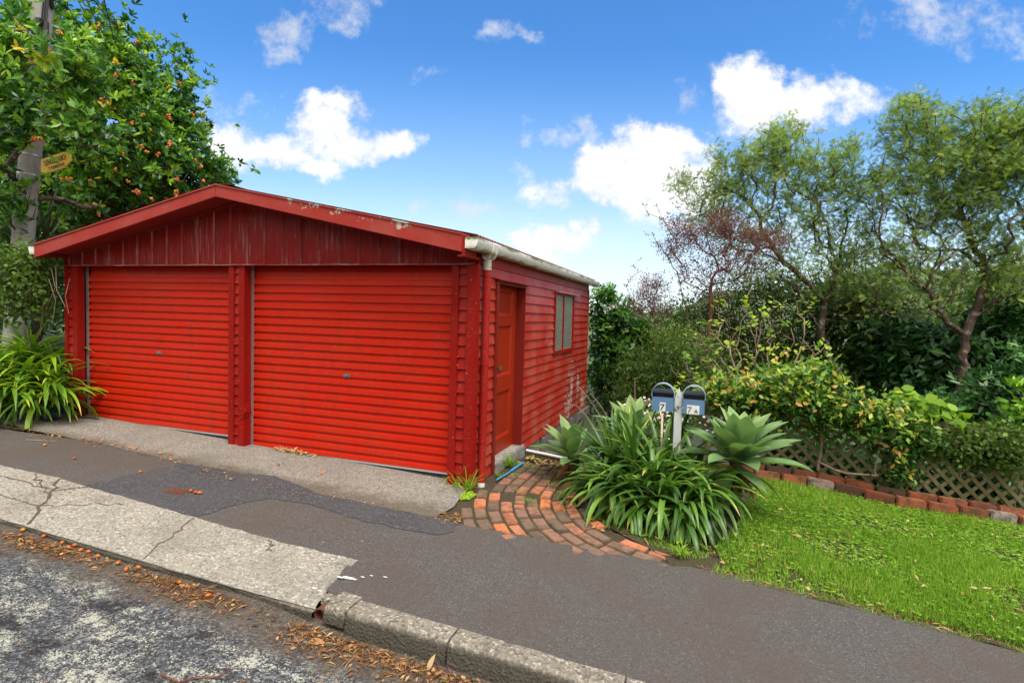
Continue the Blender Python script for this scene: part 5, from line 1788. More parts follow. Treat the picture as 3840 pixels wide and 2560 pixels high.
# ---- dense darker tree filling the left edge and the ground behind the pole
rd_ = np.random.default_rng(61)
pts = np.concatenate([blobs(rd_, [(-40, 330, 200, 260, 1.2, 260), (60, 620, 150, 130, 1.1, 200), (160, 560, 90, 110, .8, 90), (-60, 700, 120, 120, 1.0, 110), (230, 470, 130, 90, .9, 130), (120, 400, 150, 120, .9, 150), (330, 420, 100, 80, .8, 80)], 4.4)])
pts = pts[(pts[:, 2] > .3)]
pts = pts[~((pts[:, 0] > -5.95) & (pts[:, 1] < 5.7) & (pts[:, 2] < 3.0))]
dt, *_ = branchy('evergreen_tree', 'dark dense evergreen at the photo edge behind the berry tree', 'tree', [[(-12.0, 4.6, .1), (-11.9, 4.6, 1.6), (-11.6, 4.5, 3.0)]], pts, M['darkbark'], .008, .35, .05, rmax=.16, every=2, rng=rd_)
lv = Leaves()
rosettes(rd_, pts, rand_unit(rd_, len(pts)) + [0, -.4, .7], 11, (.15, .25), (.06, .09), (35, 100), T_OV, lv, np.clip(rd_.normal(.30, .14, len(pts)), 0, .8), .10)
lv.build('crown', M['karaka'], dt)

# ---- creeper on the pole foot, spiky plant
rv = np.random.default_rng(71)
pts = blobs(rv, [(70, 640, 75, 50, .28, 120), (110, 690, 55, 50, .25, 90), (60, 590, 70, 28, .25, 60), (125, 620, 26, 50, .15, 50), (40, 700, 40, 40, .3, 40)], -.20)
pts = pts[pts[:, 0] < -5.80]
vine, *_ = branchy('creeper', 'small leaved creeper with dangling pale stems at the garage wall corner', 'climber', [[(-6.5, .05, .25), (-6.5, .05, .8), (-6.45, -.02, 1.3)]], pts, M['twig'], .0035, .10, .03, rmax=.012, rng=rv)
lv = Leaves()
scatter(rv, pts, 15, .08, (.034, .060), (.026, .044), T_RD, lv, np.clip(rv.normal(.42, .15, len(pts)), 0, .9))
lv.build('foliage', M['midleaf'], vine)
dg_ = MB()
for a, b, c_ in (((128, 612), (130, 665), (150, 705)), ((118, 618), (127, 660), (105, 712)), ((83, 640), (86, 690), (80, 735)), ((100, 690), (95, 740), (92, 770)), ((160, 640), (150, 680), (158, 720)), ((112, 640), (128, 690), (120, 745))):
    dg_.tube([at(*a, -.22), at(*b, -.25), at(*c_, -.22)], .0038, 6)
dg_.build('dangling_stem', M['twig'], vine, smooth=True)
rs_ = np.random.default_rng(73)
spk = plant('spiky_plant', tuple(at(95, 640, .9)), 'tall spiky leaved plant sticking out behind the pole', 'yucca')
cs = np.array([at(105, 560, .7), at(60, 575, .5), at(85, 600, .6), at(10, 610, .4)])
v, f, t_, _ = straps(rs_, cs, 130, (.6, 1.05), (-10, 85), (5, 45), (.022, .040), lambda r, n: r.beta(2, 2.5, n), prof=(.7, 1, .8, .5, .04), segs=6, fold=.25)
add_mesh('leaf_clump', [(v, f, t_)], M['flax'], spk)
MB().tube([cs[2] - [0, 0, 1.2], cs[2], cs[0]], .05, 8).build('stem', M['darkbark'], spk)


# ---- kowhai-like trees with fine leaves and twisting limbs
def z6(X, Y_):
    return (1408.7 + .4297 * X, 245 + .4297 * Y_)


def limb(pts, Y, dy=0.0):
    n = len(pts)
    return [tuple(at(*z6(*p), Y + dy * i / max(1, n - 1))) for i, p in enumerate(pts)]


def kowhai(label, lines, specs, Y, seed, per, extra_base, twigs):
    r = np.random.default_rng(seed)
    pts = blobs(r, specs, Y)
    tw = blobs(r, twigs, Y)
    lines = [[tuple(extra_base)] + lines[0]] + lines[1:]
    tr, nodes, par, rads = branchy('fine_leaved_tree', label, 'tree', lines, np.concatenate([pts, tw]), M['bark'], .0054, .11, .036, power=2.45, rmax=.066, bias=.10, rng=r, group='fine leaved trees behind the lattice fence')
    lv = Leaves()
    tips = pts
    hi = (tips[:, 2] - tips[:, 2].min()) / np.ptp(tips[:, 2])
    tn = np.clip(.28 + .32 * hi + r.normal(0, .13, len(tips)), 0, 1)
    per = int(per * 1.45)
    n = len(tips) * per
    o = np.repeat(tips, per, 0) + r.normal(0, .068, (n, 3))
    d = rand_unit(r, n) + np.array([0, 0, .25]); nrm = rand_unit(r, n) + np.array([0, 0, .6])
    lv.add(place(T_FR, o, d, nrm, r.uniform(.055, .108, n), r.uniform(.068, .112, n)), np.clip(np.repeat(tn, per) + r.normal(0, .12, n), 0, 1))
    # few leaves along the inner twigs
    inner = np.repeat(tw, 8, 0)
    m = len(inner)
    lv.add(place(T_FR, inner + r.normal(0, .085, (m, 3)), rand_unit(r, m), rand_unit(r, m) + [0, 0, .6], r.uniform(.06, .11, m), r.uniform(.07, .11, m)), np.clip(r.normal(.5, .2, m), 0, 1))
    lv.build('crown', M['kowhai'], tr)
    return tr


YA = 6.0
LA = [limb([(1230, 1470), (1150, 1330), (1110, 1200), (1120, 1120), (1130, 1040)], YA),
      limb([(1110, 1200), (1040, 1100), (985, 960), (900, 880), (870, 845)], YA, -.3), limb([(1130, 1040), (1060, 960), (940, 850), (830, 795), (760, 740), (640, 700)], YA, -.5),
      limb([(1130, 1040), (1180, 940), (1165, 760), (1150, 620), (1080, 500)], YA, .4), limb([(1180, 940), (1215, 780), (1250, 640), (1240, 560)], YA, .2),
      limb([(870, 845), (800, 680), (790, 600), (850, 540), (870, 400), (890, 260)], YA, -.2), limb([(830, 795), (960, 715), (1050, 640), (1060, 560)], YA, .3), limb([(790, 600), (700, 480), (560, 420), (440, 380)], YA, -.4)]
SA = [(1625, 455, 85, 70, .5, 80), (1700, 385, 90, 60, .6, 110), (1790, 345, 85, 60, .6, 120), (1880, 385, 75, 55, .6, 85), (1770, 440, 110, 65, .7, 95), (1930, 430, 55, 65, .5, 45), (1870, 490, 90, 70, .6, 48), (1560, 415, 35, 25, .3, 14), (1940, 345, 35, 40, .4, 26), (1800, 300, 35, 30, .3, 22),
      (1955, 560, 45, 40, .4, 14), (1700, 540, 50, 30, .3, 10), (1930, 660, 50, 40, .4, 14), (1845, 650, 50, 40, .4, 10)]
TA = [(1700, 530, 110, 80, .5, 70), (1950, 590, 70, 100, .6, 80), (1850, 600, 100, 100, .6, 90), (1640, 490, 70, 60, .4, 40), (1800, 520, 110, 80, .6, 80), (1740, 640, 80, 60, .5, 40), (1930, 480, 60, 80, .5, 40), (1960, 690, 70, 60, .6, 36)]
kowhai('spreading fine-leaved tree with forked lichen-spotted trunk, nearer the garage', LA, SA, YA, 81, 9, at(1946, 905, YA) - [0, 0, .5], TA)
YB = 5.6
LB = [limb([(1860, 1480), (1885, 1290), (1900, 1180), (1945, 1060), (2005, 900)], YB),
      limb([(1885, 1230), (1790, 1160), (1700, 1000), (1590, 900), (1460, 800), (1420, 650), (1440, 560)], YB, -.4), limb([(2005, 900), (1960, 850), (1860, 770), (1640, 760), (1610, 690), (1680, 580)], YB, .3),
      limb([(1935, 1150), (2060, 1020), (2200, 930), (2300, 880)], YB, -.4), limb([(2005, 900), (1930, 740), (1880, 620), (1850, 480)], YB, .2), limb([(1860, 770), (1990, 700), (2080, 560), (2120, 420)], YB, .5), limb([(1610, 690), (1560, 560), (1450, 480)], YB, -.2),
      limb([(1700, 1000), (1690, 880), (1760, 760)], YB, .4), limb([(2005, 900), (2140, 830), (2200, 700)], YB, .2)]
SB = [(2090, 300, 62, 62, .6, 90), (2180, 300, 75, 70, .6, 70), (2290, 300, 85, 70, .7, 150), (2060, 400, 65, 65, .6, 62), (2150, 400, 90, 70, .7, 125), (2260, 420, 95, 80, .8, 170), (2340, 380, 70, 110, .8, 140), (2000, 440, 40, 60, .5, 40), (2180, 490, 110, 50, .7, 70), (2310, 540, 80, 70, .7, 80),
      (2250, 350, 120, 90, .6, 90), (2320, 620, 60, 60, .5, 34), (2070, 250, 40, 30, .4, 26), (2390, 300, 60, 100, .7, 70)]
TB_ = [(2060, 520, 90, 90, .5, 90), (2030, 610, 70, 90, .4, 60), (2130, 610, 100, 80, .5, 90), (2230, 620, 90, 70, .5, 70), (2320, 640, 70, 60, .5, 50), (2100, 690, 80, 50, .5, 30), (2010, 500, 50, 70, .4, 40), (2180, 500, 100, 80, .5, 50)]
kowhai('taller fine-leaved tree with snaking limbs at the photo edge beyond the lattice', LB, SB, YB, 83, 9, at(2205, 900, YB) - [0, 0, .7], TB_)


# ---- generic shrub
def shrub(name, label, cat, specs, Y, seed, leafmat, L, Wd, T, per, mode='scatter', spread=.09, tmean=.45, tsd=.15, barkm='bark', base_px=None, tip=.005, every=2, jit=.04, rmax=.05, foliage='foliage', keep=None, seg=.18, group=None, base_drop=.6, toplight=.25):
    r = np.random.default_rng(seed)
    pts = blobs(r, specs, Y)
    if keep is not None: pts = pts[keep(pts)]
    bx, by = base_px if base_px else (np.mean([s[0] for s in specs]), max(s[1] + s[3] for s in specs))
    b = at(bx, by, Y)
    top_ = b + np.array([0, 0, max(.25, (pts[:, 2].max() - b[2]) * .35)])
    pl, nodes, par, rads = branchy(name, label, cat, [[tuple(b - [0, 0, base_drop]), tuple(b), tuple(top_)]], pts, M[barkm], tip, seg, jit, rmax=rmax, every=every, rng=r, group=group, part='stems')
    lv = Leaves()
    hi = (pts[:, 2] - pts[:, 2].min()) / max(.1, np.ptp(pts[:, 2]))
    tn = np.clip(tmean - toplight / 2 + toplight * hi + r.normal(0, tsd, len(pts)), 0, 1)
    if mode == 'rosette':
        c = pts.mean(0)
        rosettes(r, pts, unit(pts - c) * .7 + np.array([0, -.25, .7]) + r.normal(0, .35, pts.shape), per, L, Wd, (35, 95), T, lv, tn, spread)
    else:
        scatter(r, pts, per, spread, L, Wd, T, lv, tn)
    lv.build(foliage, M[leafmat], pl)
    return pl, pts, r


# broad leaved tree against the rear garage corner
bt, bpts, br_ = shrub('broadleaf_tree', 'dark glossy leaved tree growing beside the rear garage corner', 'tree',
                      [(1390, 700, 40, 45, .4, 60), (1420, 740, 65, 55, .5, 110), (1385, 790, 45, 60, .4, 80), (1450, 800, 60, 50, .5, 90), (1475, 760, 30, 30, .3, 28), (1395, 860, 40, 50, .4, 50), (1470, 850, 40, 40, .4, 32)], 6.4, 91, 'karaka', (.10, .17), (.045, .065), T_OV, 9, 'rosette', .06, .40, .13, 'darkbark', (1402, 960), .008, 2, rmax=.06, foliage='crown',
                      keep=lambda p: (p[:, 1] > 5.75) | (p[:, 0] > .18))
fm_ = MB()
for x, y in ((1403, 706), (1392, 714), (1412, 702)):
    c = at(x, y, 5.9)
    for a in np.linspace(0, 6.28, 6, endpoint=False):
        d = np.array([math.cos(a), -.3, math.sin(a)]) * .04
        fm_.raw([c, c + d + np.array([0, 0, .015]), c + d * 1.4, c + d + np.array([.015, 0, -.01])], [(0, 1, 2, 3)], .6)
fm_.build('blossom', M['flower'], bt)

# purple leaved shrubs
shrub('purple_shrub', 'tall purple leaved shrub with reddish trunk in front of the forked tree', 'shrub',
      [(1590, 550, 60, 34, .35, 70), (1660, 515, 50, 36, .4, 60), (1700, 535, 60, 30, .3, 40), (1560, 520, 40, 26, .3, 26), (1760, 550, 60, 26, .35, 55), (1665, 590, 55, 40, .4, 50), (1600, 620, 70, 40, .35, 34), (1720, 600, 60, 40, .3, 24), (1640, 660, 60, 40, .3, 16), (1540, 575, 40, 24, .25, 18)], 4.9, 95, 'purple', (.030, .055), (.010, .018), T_EL, 26, 'scatter', .06, .52, .18, 'redbark', (1628, 760), .0035, 1, rmax=.05, jit=.03, foliage='crown', base_drop=.9)
shrub('purple_shrub', 'smaller purple leaved shrub by the broadleaf tree with bare twigs above it', 'shrub',
      [(1480, 690, 38, 38, .3, 75), (1510, 660, 30, 30, .3, 38), (1500, 715, 50, 26, .3, 45), (1475, 650, 15, 30, .2, 12)], 5.2, 97, 'purple', (.030, .050), (.010, .017), T_EL, 17, 'scatter', .055, .5, .18, 'redbark', (1505, 800), .003, 1, rmax=.03, jit=.03, foliage='crown', base_drop=.9)
# bare reddish shoots against the sky
rb_ = np.random.default_rng(99)
pts = np.concatenate([np.array([at(x, y, 5.0) for x, y in ((1478, 470), (1482, 500), (1488, 530), (1500, 480), (1515, 505), (1545, 475), (1560, 490), (1455, 610), (1470, 590), (1430, 655), (1440, 640), (1495, 560), (1550, 540), (1425, 700), (1590, 500))])]) + rb_.normal(0, .05, (15, 3))
bs, nd_, *_ = branchy('bare_sapling', 'nearly leafless sapling with thin reddish shoots rising against the clouds', 'sapling', [[tuple(at(1600, 830, 5.0)), tuple(at(1560, 640, 5.0)), tuple(at(1530, 585, 5.0)), tuple(at(1500, 540, 5.0))]], pts, M['redbark'], .0035, .12, .03, rmax=.022, rng=rb_, part='stems')
lv = Leaves(); sel = nd_[rb_.integers(4, len(nd_), 130)]
scatter(rb_, sel, 2, .02, (.03, .06), (.015, .025), T_EL, lv, np.clip(rb_.normal(.5, .2, len(sel)), 0, 1))
lv.build('foliage', M['midleaf'], bs)

# lime leaved shrub with pale bare branches
r5 = np.random.default_rng(101)
tips = np.array([at(x, y, Y) for x, y, Y in [(1585, 765, 3.2), (1600, 785, 3.1), (1618, 790, 3.3), (1640, 770, 3.2), (1660, 745, 3.3), (1680, 790, 3.2), (1630, 830, 3.0), (1640, 860, 3.0), (1655, 810, 3.2), (1710, 690, 3.4), (1720, 715, 3.4), (1735, 740, 3.3), (1690, 850, 3.0), (1600, 860, 2.9), (1655, 885, 2.9), (1575, 820, 3.0), (1760, 720, 3.4), (1790, 700, 3.4), (1800, 740, 3.4), (1830, 720, 3.5), (1850, 745, 3.4), (1860, 700, 3.5), (1750, 800, 3.2), (1780, 830, 3.1), (1800, 790, 3.2), (1840, 800, 3.3), (1720, 830, 3.1), (1700, 760, 3.3), (1560, 870, 2.9), (1610, 900, 2.8), (1865, 850, 3.1), (1890, 800, 3.2), (1750, 870, 3.0), (1820, 880, 3.0), (1585, 935, 2.8), (1550, 900, 2.8), (1690, 800, 3.2), (1770, 760, 3.3), (1620, 740, 3.2), (1650, 700, 3.3)]])
ls, nd_, *_ = branchy('lime_leaved_shrub', 'half bare shrub with pale twigs and round lime green leaves behind the letterboxes', 'shrub', [[tuple(at(1725, 960, 3.0)), tuple(at(1720, 890, 3.0)), tuple(at(1690, 850, 3.0))], [tuple(at(1725, 940, 3.0)), tuple(at(1760, 860, 3.1)), tuple(at(1770, 790, 3.2))], [tuple(at(1722, 920, 3.0)), tuple(at(1660, 900, 2.9)), tuple(at(1600, 880, 2.9))], [tuple(at(1760, 860, 3.1)), tuple(at(1850, 840, 3.1)), tuple(at(1900, 790, 3.1))]],
                        np.concatenate([tips, tips + r5.normal(0, .10, tips.shape), blobs(r5, [(1640, 830, 90, 80, .35, 60), (1780, 810, 110, 90, .35, 80), (1700, 760, 90, 60, .3, 40), (1850, 860, 60, 50, .3, 30)], 3.1)]), M['twig'], .0048, .10, .026, rmax=.020, bias=.25, rng=r5, part='stems')
lv = Leaves()
rosettes(r5, tips, np.tile([0, -.3, 1.0], (len(tips), 1)) + r5.normal(0, .3, tips.shape), 8, (.045, .075), (.042, .068), (50, 105), T_RD, lv, np.clip(r5.normal(.5, .2, len(tips)), 0, 1), .045)
lv.build('foliage', M['limeleaf'], ls)

# climber over the fence with yellow and bronze tips
hd, hp_, hr = shrub('fence_climber', 'leafy climber with yellow and bronze new tips sprawling over the lattice', 'climber',
                    [(1690, 905, 80, 36, .35, 130), (1800, 890, 80, 44, .35, 165), (1880, 885, 50, 50, .3, 120), (1890, 935, 110, 42, .3, 180), (1780, 935, 90, 34, .3, 110), (2000, 955, 90, 40, .25, 140), (2080, 990, 70, 32, .22, 100), (1900, 985, 40, 18, .12, 14), (2055, 1030, 50, 22, .12, 20), (2060, 1080, 34, 34, .10, 34), (1650, 920, 45, 32, .3, 50)], 2.25, 111, 'hedge', (.045, .080), (.025, .042), T_EL, 11, 'scatter', .075, .36, .12, 'twig', (1880, 1060), .0035, 2, rmax=.018, jit=.025, base_drop=.1, seg=.12)
lv = Leaves()
tp = hp_[hr.random(len(hp_)) < .33]
tp = tp + (np.array([-.05, -.22, .13]) * hr.uniform(.4, 1.2, (len(tp), 1)))
rosettes(hr, tp, np.tile([0, -.6, .8], (len(tp), 1)) + hr.normal(0, .4, tp.shape), 4, (.055, .090), (.030, .048), (30, 90), T_EL, lv, np.clip(hr.beta(1.8, 2.4, len(tp)) * .62 + .46, 0, .96), .03)
lv.build('new_growth', M['hedge'], hd)
tag(bpy.data.objects[lv and hd.children[-1].name], 'yellow and bronze young leaves')

# other shrubs behind the fence, each its own kind and place
shrub('laurel_bush', 'big dark glossy bush filling the right side behind the lattice', 'bush',
      [(2230, 820, 120, 90, .7, 230), (2330, 820, 90, 130, .7, 190), (2120, 830, 100, 80, .6, 170), (2040, 780, 80, 80, .6, 130), (2200, 920, 140, 80, .55, 230), (2330, 940, 80, 80, .5, 130), (2090, 930, 90, 60, .4, 110), (2310, 690, 60, 60, .6, 60)], 6.4, 121, 'darkleaf', (.12, .20), (.048, .075), T_OV, 9, 'rosette', .06, .48, .17, 'darkbark', (2220, 1000), .008, 3, rmax=.05)
shrub('laurel_bush', 'lower dark glossy bush with long leaves close above the lattice', 'bush', [(2290, 890, 70, 60, .4, 80), (2250, 960, 90, 40, .35, 80), (2180, 940, 60, 36, .3, 40), (2340, 840, 40, 50, .3, 36)], 3.6, 155, 'darkleaf', (.10, .17), (.036, .052), T_OV, 9, 'rosette', .05, .55, .17, 'darkbark', (2270, 1000), .006, 3, rmax=.03)
shrub('young_laurel', 'brighter green leafy bush at the far right above the lattice', 'bush', [(2345, 965, 35, 45, .25, 34), (2320, 1000, 30, 30, .2, 16), (2350, 900, 24, 24, .2, 8)], 2.75, 123, 'karaka', (.09, .15), (.04, .06), T_OV, 8, 'rosette', .04, .66, .12, 'twig', (2345, 1060), .005, 2, rmax=.02)
shrub('mallow', 'pale soft broad leaved plant among the fence creeper', 'plant', [(2125, 945, 50, 24, .2, 26), (2090, 925, 25, 16, .15, 10), (2180, 975, 30, 20, .2, 12), (2110, 985, 50, 20, .15, 14)], 2.45, 125, 'limeleaf', (.08, .14), (.08, .13), T_RD, 5, 'rosette', .05, .22, .12, 'twig', (2130, 1010), .004, 1, rmax=.01)
shrub('fence_ivy', 'small leaved dark ivy hanging low over the right end of the lattice', 'ivy', [(2230, 1020, 100, 28, .15, 130), (2150, 1030, 60, 24, .14, 60), (2320, 1045, 60, 36, .14, 70), (2240, 1062, 40, 14, .1, 14), (2290, 1000, 60, 28, .2, 60)], 2.30, 127, 'midleaf', (.028, .050), (.024, .040), T_RD, 11, 'scatter', .06, .38, .14, 'twig', (2200, 1110), .003, 2, rmax=.008, base_drop=0, seg=.1)
shrub('feathery_bush', 'feathery mid green bush with rusty seed heads behind letterbox 7', 'bush', [(1500, 860, 80, 60, .5, 150), (1580, 830, 90, 60, .5, 120), (1450, 910, 50, 40, .4, 60), (1560, 900, 100, 40, .5, 110), (1650, 900, 60, 50, .4, 60), (1540, 780, 60, 50, .5, 60)], 4.2, 131, 'midleaf', (.05, .10), (.012, .022), T_EL, 22, 'scatter', .10, .40, .14, 'darkbark', (1540, 980), .004, 2, rmax=.03)
shrub('mixed_thicket', 'grey green twiggy thicket under the forked tree', 'bush', [(1700, 700, 90, 70, .6, 90), (1620, 720, 80, 60, .5, 80), (1760, 660, 60, 50, .5, 60), (1700, 800, 110, 70, .5, 170), (1560, 740, 60, 50, .5, 80), (1790, 780, 80, 80, .5, 110)], 6.6, 133, 'midleaf', (.06, .10), (.018, .034), T_EL, 20, 'scatter', .12, .36, .14, 'redbark', (1690, 900), .005, 1, rmax=.035, jit=.05)
shrub('twiggy_thicket', 'grey olive twiggy thicket filling the gap between the fine-leaved trees', 'bush', [(1980, 620, 70, 70, .6, 90), (1900, 640, 80, 60, .6, 80), (2060, 660, 80, 60, .6, 80), (1820, 680, 80, 60, .6, 80), (2180, 680, 90, 50, .6, 90), (2300, 650, 80, 60, .6, 90)], 7.4, 153, 'kowhai', (.05, .09), (.016, .03), T_EL, 13, 'scatter', .13, .45, .16, 'bark', (1990, 900), .006, 1, rmax=.04, jit=.06)
shrub('broad_thicket', 'leafy olive green bush between the two fine-leaved trees', 'bush', [(1900, 700, 80, 60, .6, 90), (1980, 690, 70, 60, .6, 80), (1960, 780, 100, 70, .6, 140), (1870, 800, 80, 70, .5, 90), (2050, 820, 70, 70, .5, 80), (1950, 860, 110, 50, .5, 90)], 6.9, 135, 'midleaf', (.10, .17), (.045, .07), T_OV, 8, 'rosette', .08, .34, .15, 'darkbark', (1930, 930), .007, 2, rmax=.04)
shrub('valley_bush', 'shaded bush low behind the garage corner and timber rail', 'bush', [(1400, 920, 70, 50, .6, 110), (1480, 900, 70, 50, .6, 100), (1380, 850, 40, 60, .5, 60), (1540, 960, 80, 40, .5, 80)], 7.6, 137, 'midleaf', (.07, .13), (.03, .05), T_EL, 14, 'scatter', .14, .52, .18, 'darkbark', (1420, 1000), .006, 2, rmax=.03, keep=lambda p: (p[:, 0] > .3) | (p[:, 1] > 5.9))
shrub('far_bush', 'distant bush mass seen through the stems behind the fence', 'bush', [(1650, 840, 120, 60, .8, 110), (1800, 850, 120, 60, .8, 110), (1950, 880, 120, 70, .8, 110), (1500, 820, 90, 60, .7, 80), (2100, 780, 120, 80, .8, 130), (2270, 760, 120, 100, .8, 150)], 9.0, 139, 'midleaf', (.12, .20), (.05, .09), T_OV, 10, 'rosette', .14, .24, .12, 'darkbark', (1800, 960), .010, 3, rmax=.05)

shrub('understorey_bush', 'deep green bush pressed against the back of the lattice', 'bush', [(1800, 1040, 100, 50, .3, 90), (1950, 1070, 110, 50, .3, 100), (2120, 1100, 120, 55, .3, 110), (2290, 1130, 100, 60, .3, 100)], 3.1, 145, 'darkleaf', (.07, .13), (.03, .05), T_EL, 14, 'scatter', .10, .45, .18, 'darkbark', (2000, 1150), .005, 3, rmax=.03)
shrub('bank_shrub', 'dark leafy shrub on the bank between the pole and the garage wall', 'shrub', [(20, 640, 110, 90, .5, 150), (110, 600, 60, 70, .4, 70), (70, 720, 110, 50, .5, 110), (-40, 720, 70, 80, .5, 80)], 2.2, 147, 'darkleaf', (.09, .16), (.04, .06), T_OV, 9, 'rosette', .07, .50, .18, 'darkbark', (40, 800), .006, 3, rmax=.04, keep=lambda p: (p[:, 0] < -6.0))
# daisies
dz, dpts, dr = shrub('daisy_plant', 'low mound of small white and pink daisies behind the letterbox post', 'daisies', [(1470, 965, 50, 34, .35, 70), (1540, 965, 60, 40, .35, 90), (1620, 965, 50, 36, .3, 60), (1500, 1000, 70, 30, .3, 60)], 2.3, 141, 'midleaf', (.025, .045), (.010, .016), T_EL, 16, 'scatter', .06, .5, .15, 'twig', (1530, 1040), .002, 3, rmax=.006)
fl = MB()
for p in dpts[dr.random(len(dpts)) < .95]:
    c = p + dr.normal(0, .04, 3) + np.array([0, -.10, .07]); nrm = unit(np.array([0, -.8, .8]) + dr.normal(0, .35, 3)); u_ = unit(np.cross(nrm, [1, 0, .1])); w_ = np.cross(nrm, u_); s_ = dr.uniform(.011, .019)
    fl.raw([c + s_ * (math.cos(a) * u_ + math.sin(a) * w_) for a in np.linspace(0, 6.283, 8, endpoint=False)], [tuple(range(8))], float(dr.random()))
fl.build('blossom', M['flower'], dz)

# ------------------------------------------------------------------ grass, litter, fruit
gr = np.random.default_rng(201)


def in_poly(n, poly, dens=None):
    lo, hi = poly.min(0), poly.max(0); out = []
    k = 0
    while k < n:
        q = gr.uniform(lo, hi, (n, 2)); m = inside(q, poly)
        if dens is not None: m &= gr.random(n) < dens(q[:, 0], q[:, 1])
        out.append(q[m]); k += int(m.sum())
    return np.concatenate(out)[:n]


lawn_vis = np.array([(2.28, -.60), (3.05, -.66), (3.98, -.70), (5.0, -.72), (5.6, 2.1), (5.2, 2.05), (4.0, 1.99), (2.72, 1.92), (2.6, 1.2), (2.48, .6), (2.38, .1), (2.22, -.3)])
q = in_poly(52000, lawn_vis, lambda x, y: np.clip(1.25 - .22 * (y + .7), .3, 1) * np.clip(.5 + 1.2 * np.sin(x * 3.3 + y * 2.1) * np.sin(y * 4.1 - x * 1.7) + .4, .18, 1) * np.where((x < 2.8) & (y < .3), .55, 1))
n = len(q)
o = np.stack([q[:, 0], q[:, 1], lawn_z(q[:, 0], q[:, 1]) - .003], 1)
patchy = .5 + .5 * np.sin(q[:, 0] * 2.3 + 1.0) * np.sin(q[:, 1] * 2.9 + q[:, 0])
az_ = gr.uniform(0, 6.283, n)
lean_ = gr.uniform(.15, 1.1, n)
d = np.stack([np.cos(az_) * lean_, np.sin(az_) * lean_, np.ones(n)], 1)
nrm = np.stack([np.cos(az_), np.sin(az_), np.full(n, .6)], 1) + gr.normal(0, .3, (n, 3))
TB = leaf_template(2, (1, .8, .06), .2, -.35)
lv = Leaves()
lv.add(place(TB, o, d, nrm, gr.uniform(.025, .075, n) * (.75 + .55 * patchy), gr.uniform(.003, .0062, n)), np.clip(gr.beta(1.7, 1.9, n) * .85 + .22 * (patchy - .5) + .08, 0, 1))
n2 = 8200
q = in_poly(n2, lawn_vis, lambda x, y: np.clip(.25 + .25 * (y + .5), .12, 1))
o = np.stack([q[:, 0], q[:, 1], lawn_z(q[:, 0], q[:, 1]) + gr.uniform(.008, .030, n2)], 1)
for k in range(3):
    a = gr.uniform(0, 6.283, n2)
    lv.add(place(T_RD, o, np.stack([np.cos(a), np.sin(a), np.full(n2, .15)], 1), np.stack([gr.normal(0, .25, n2), gr.normal(0, .25, n2), np.ones(n2)], 1), gr.uniform(.014, .024, n2), gr.uniform(.014, .022, n2)), np.clip(gr.beta(2, 2.0, n2) * .85 + .1, 0, .95))
# ragged fringe along the footpath, weeds in the brick joints and garden bed
def fringe(poly, n, L, wd):
    q = in_poly(n, np.array(poly)); az_ = gr.uniform(0, 6.283, n)
    o = np.stack([q[:, 0], q[:, 1], G(q[:, 0], q[:, 1]) - .004], 1)
    lv.add(place(TB, o, np.stack([np.cos(az_) * .9, np.sin(az_) * .9, np.ones(n) * .8], 1), np.stack([np.cos(az_), np.sin(az_), np.full(n, .6)], 1), gr.uniform(*L, n), gr.uniform(*wd, n)), np.clip(gr.beta(2, 2.4, n), 0, 1))


fringe([(2.2, -.74), (3.0, -.74), (4.0, -.79), (5, -.80), (5, -.66), (3.0, -.6), (2.2, -.55)], 2600, (.02, .05), (.003, .006))
fringe([(1.12, .1), (1.35, -.25), (1.7, -.45), (2.1, -.52), (2.3, -.3), (1.8, -.2), (1.4, .0)], 1500, (.012, .035), (.003, .007))
for c, s_, n_k in (((.27, .62), .05, 90), ((.55, .78), .06, 90), ((.42, .18), .05, 90), ((.66, .52), .05, 70), ((.30, 1.02), .06, 110), ((.70, .95), .07, 110), ((.86, .30), .05, 70), ((.60, -.02), .05, 60)):
    fringe([(c[0] + s_ * math.cos(a) * 1.6, c[1] + s_ * math.sin(a)) for a in np.linspace(0, 6.283, 8, endpoint=False)], n_k, (.012, .030), (.004, .008))
tag(lv.build('grass', M['grass'], None), kind='stuff')

# bright moss pad at the slab corner
q = in_poly(700, np.array([(-.0, -.16), (.06, -.10), (.13, -.16), (.12, -.30), (.05, -.34), (.02, -.26)]))
lv = Leaves(); n = len(q); a = gr.uniform(0, 6.283, n)
lv.add(place(T_RD, np.stack([q[:, 0], q[:, 1], G(q[:, 0], q[:, 1]) + gr.uniform(-.004, .014, n)], 1), np.stack([np.cos(a), np.sin(a), np.full(n, .4)], 1), np.tile([0, -.2, 1.0], (n, 1)), gr.uniform(.008, .016, n), gr.uniform(.008, .015, n)), gr.uniform(.3, .9, n))
tag(lv.build('moss', M['limeleaf'], None), kind='stuff')

# leaf litter: gutter, slab edge, door pile, path end, lawn
lit = Leaves()


def litter(pts, L, wd, tint, flat=.35, T=T_EL, dz=(.002, .012)):
    n = len(pts)
    a = gr.uniform(0, 6.283, n)
    o = pts + np.stack([np.zeros(n), np.zeros(n), gr.uniform(*dz, n)], 1)
    lit.add(place(T, o, np.stack([np.cos(a), np.sin(a), gr.normal(0, flat * .5, n)], 1), np.stack([gr.normal(0, flat, n), gr.normal(0, flat, n), np.ones(n)], 1), gr.uniform(*L, n), gr.uniform(*wd, n)), tint)


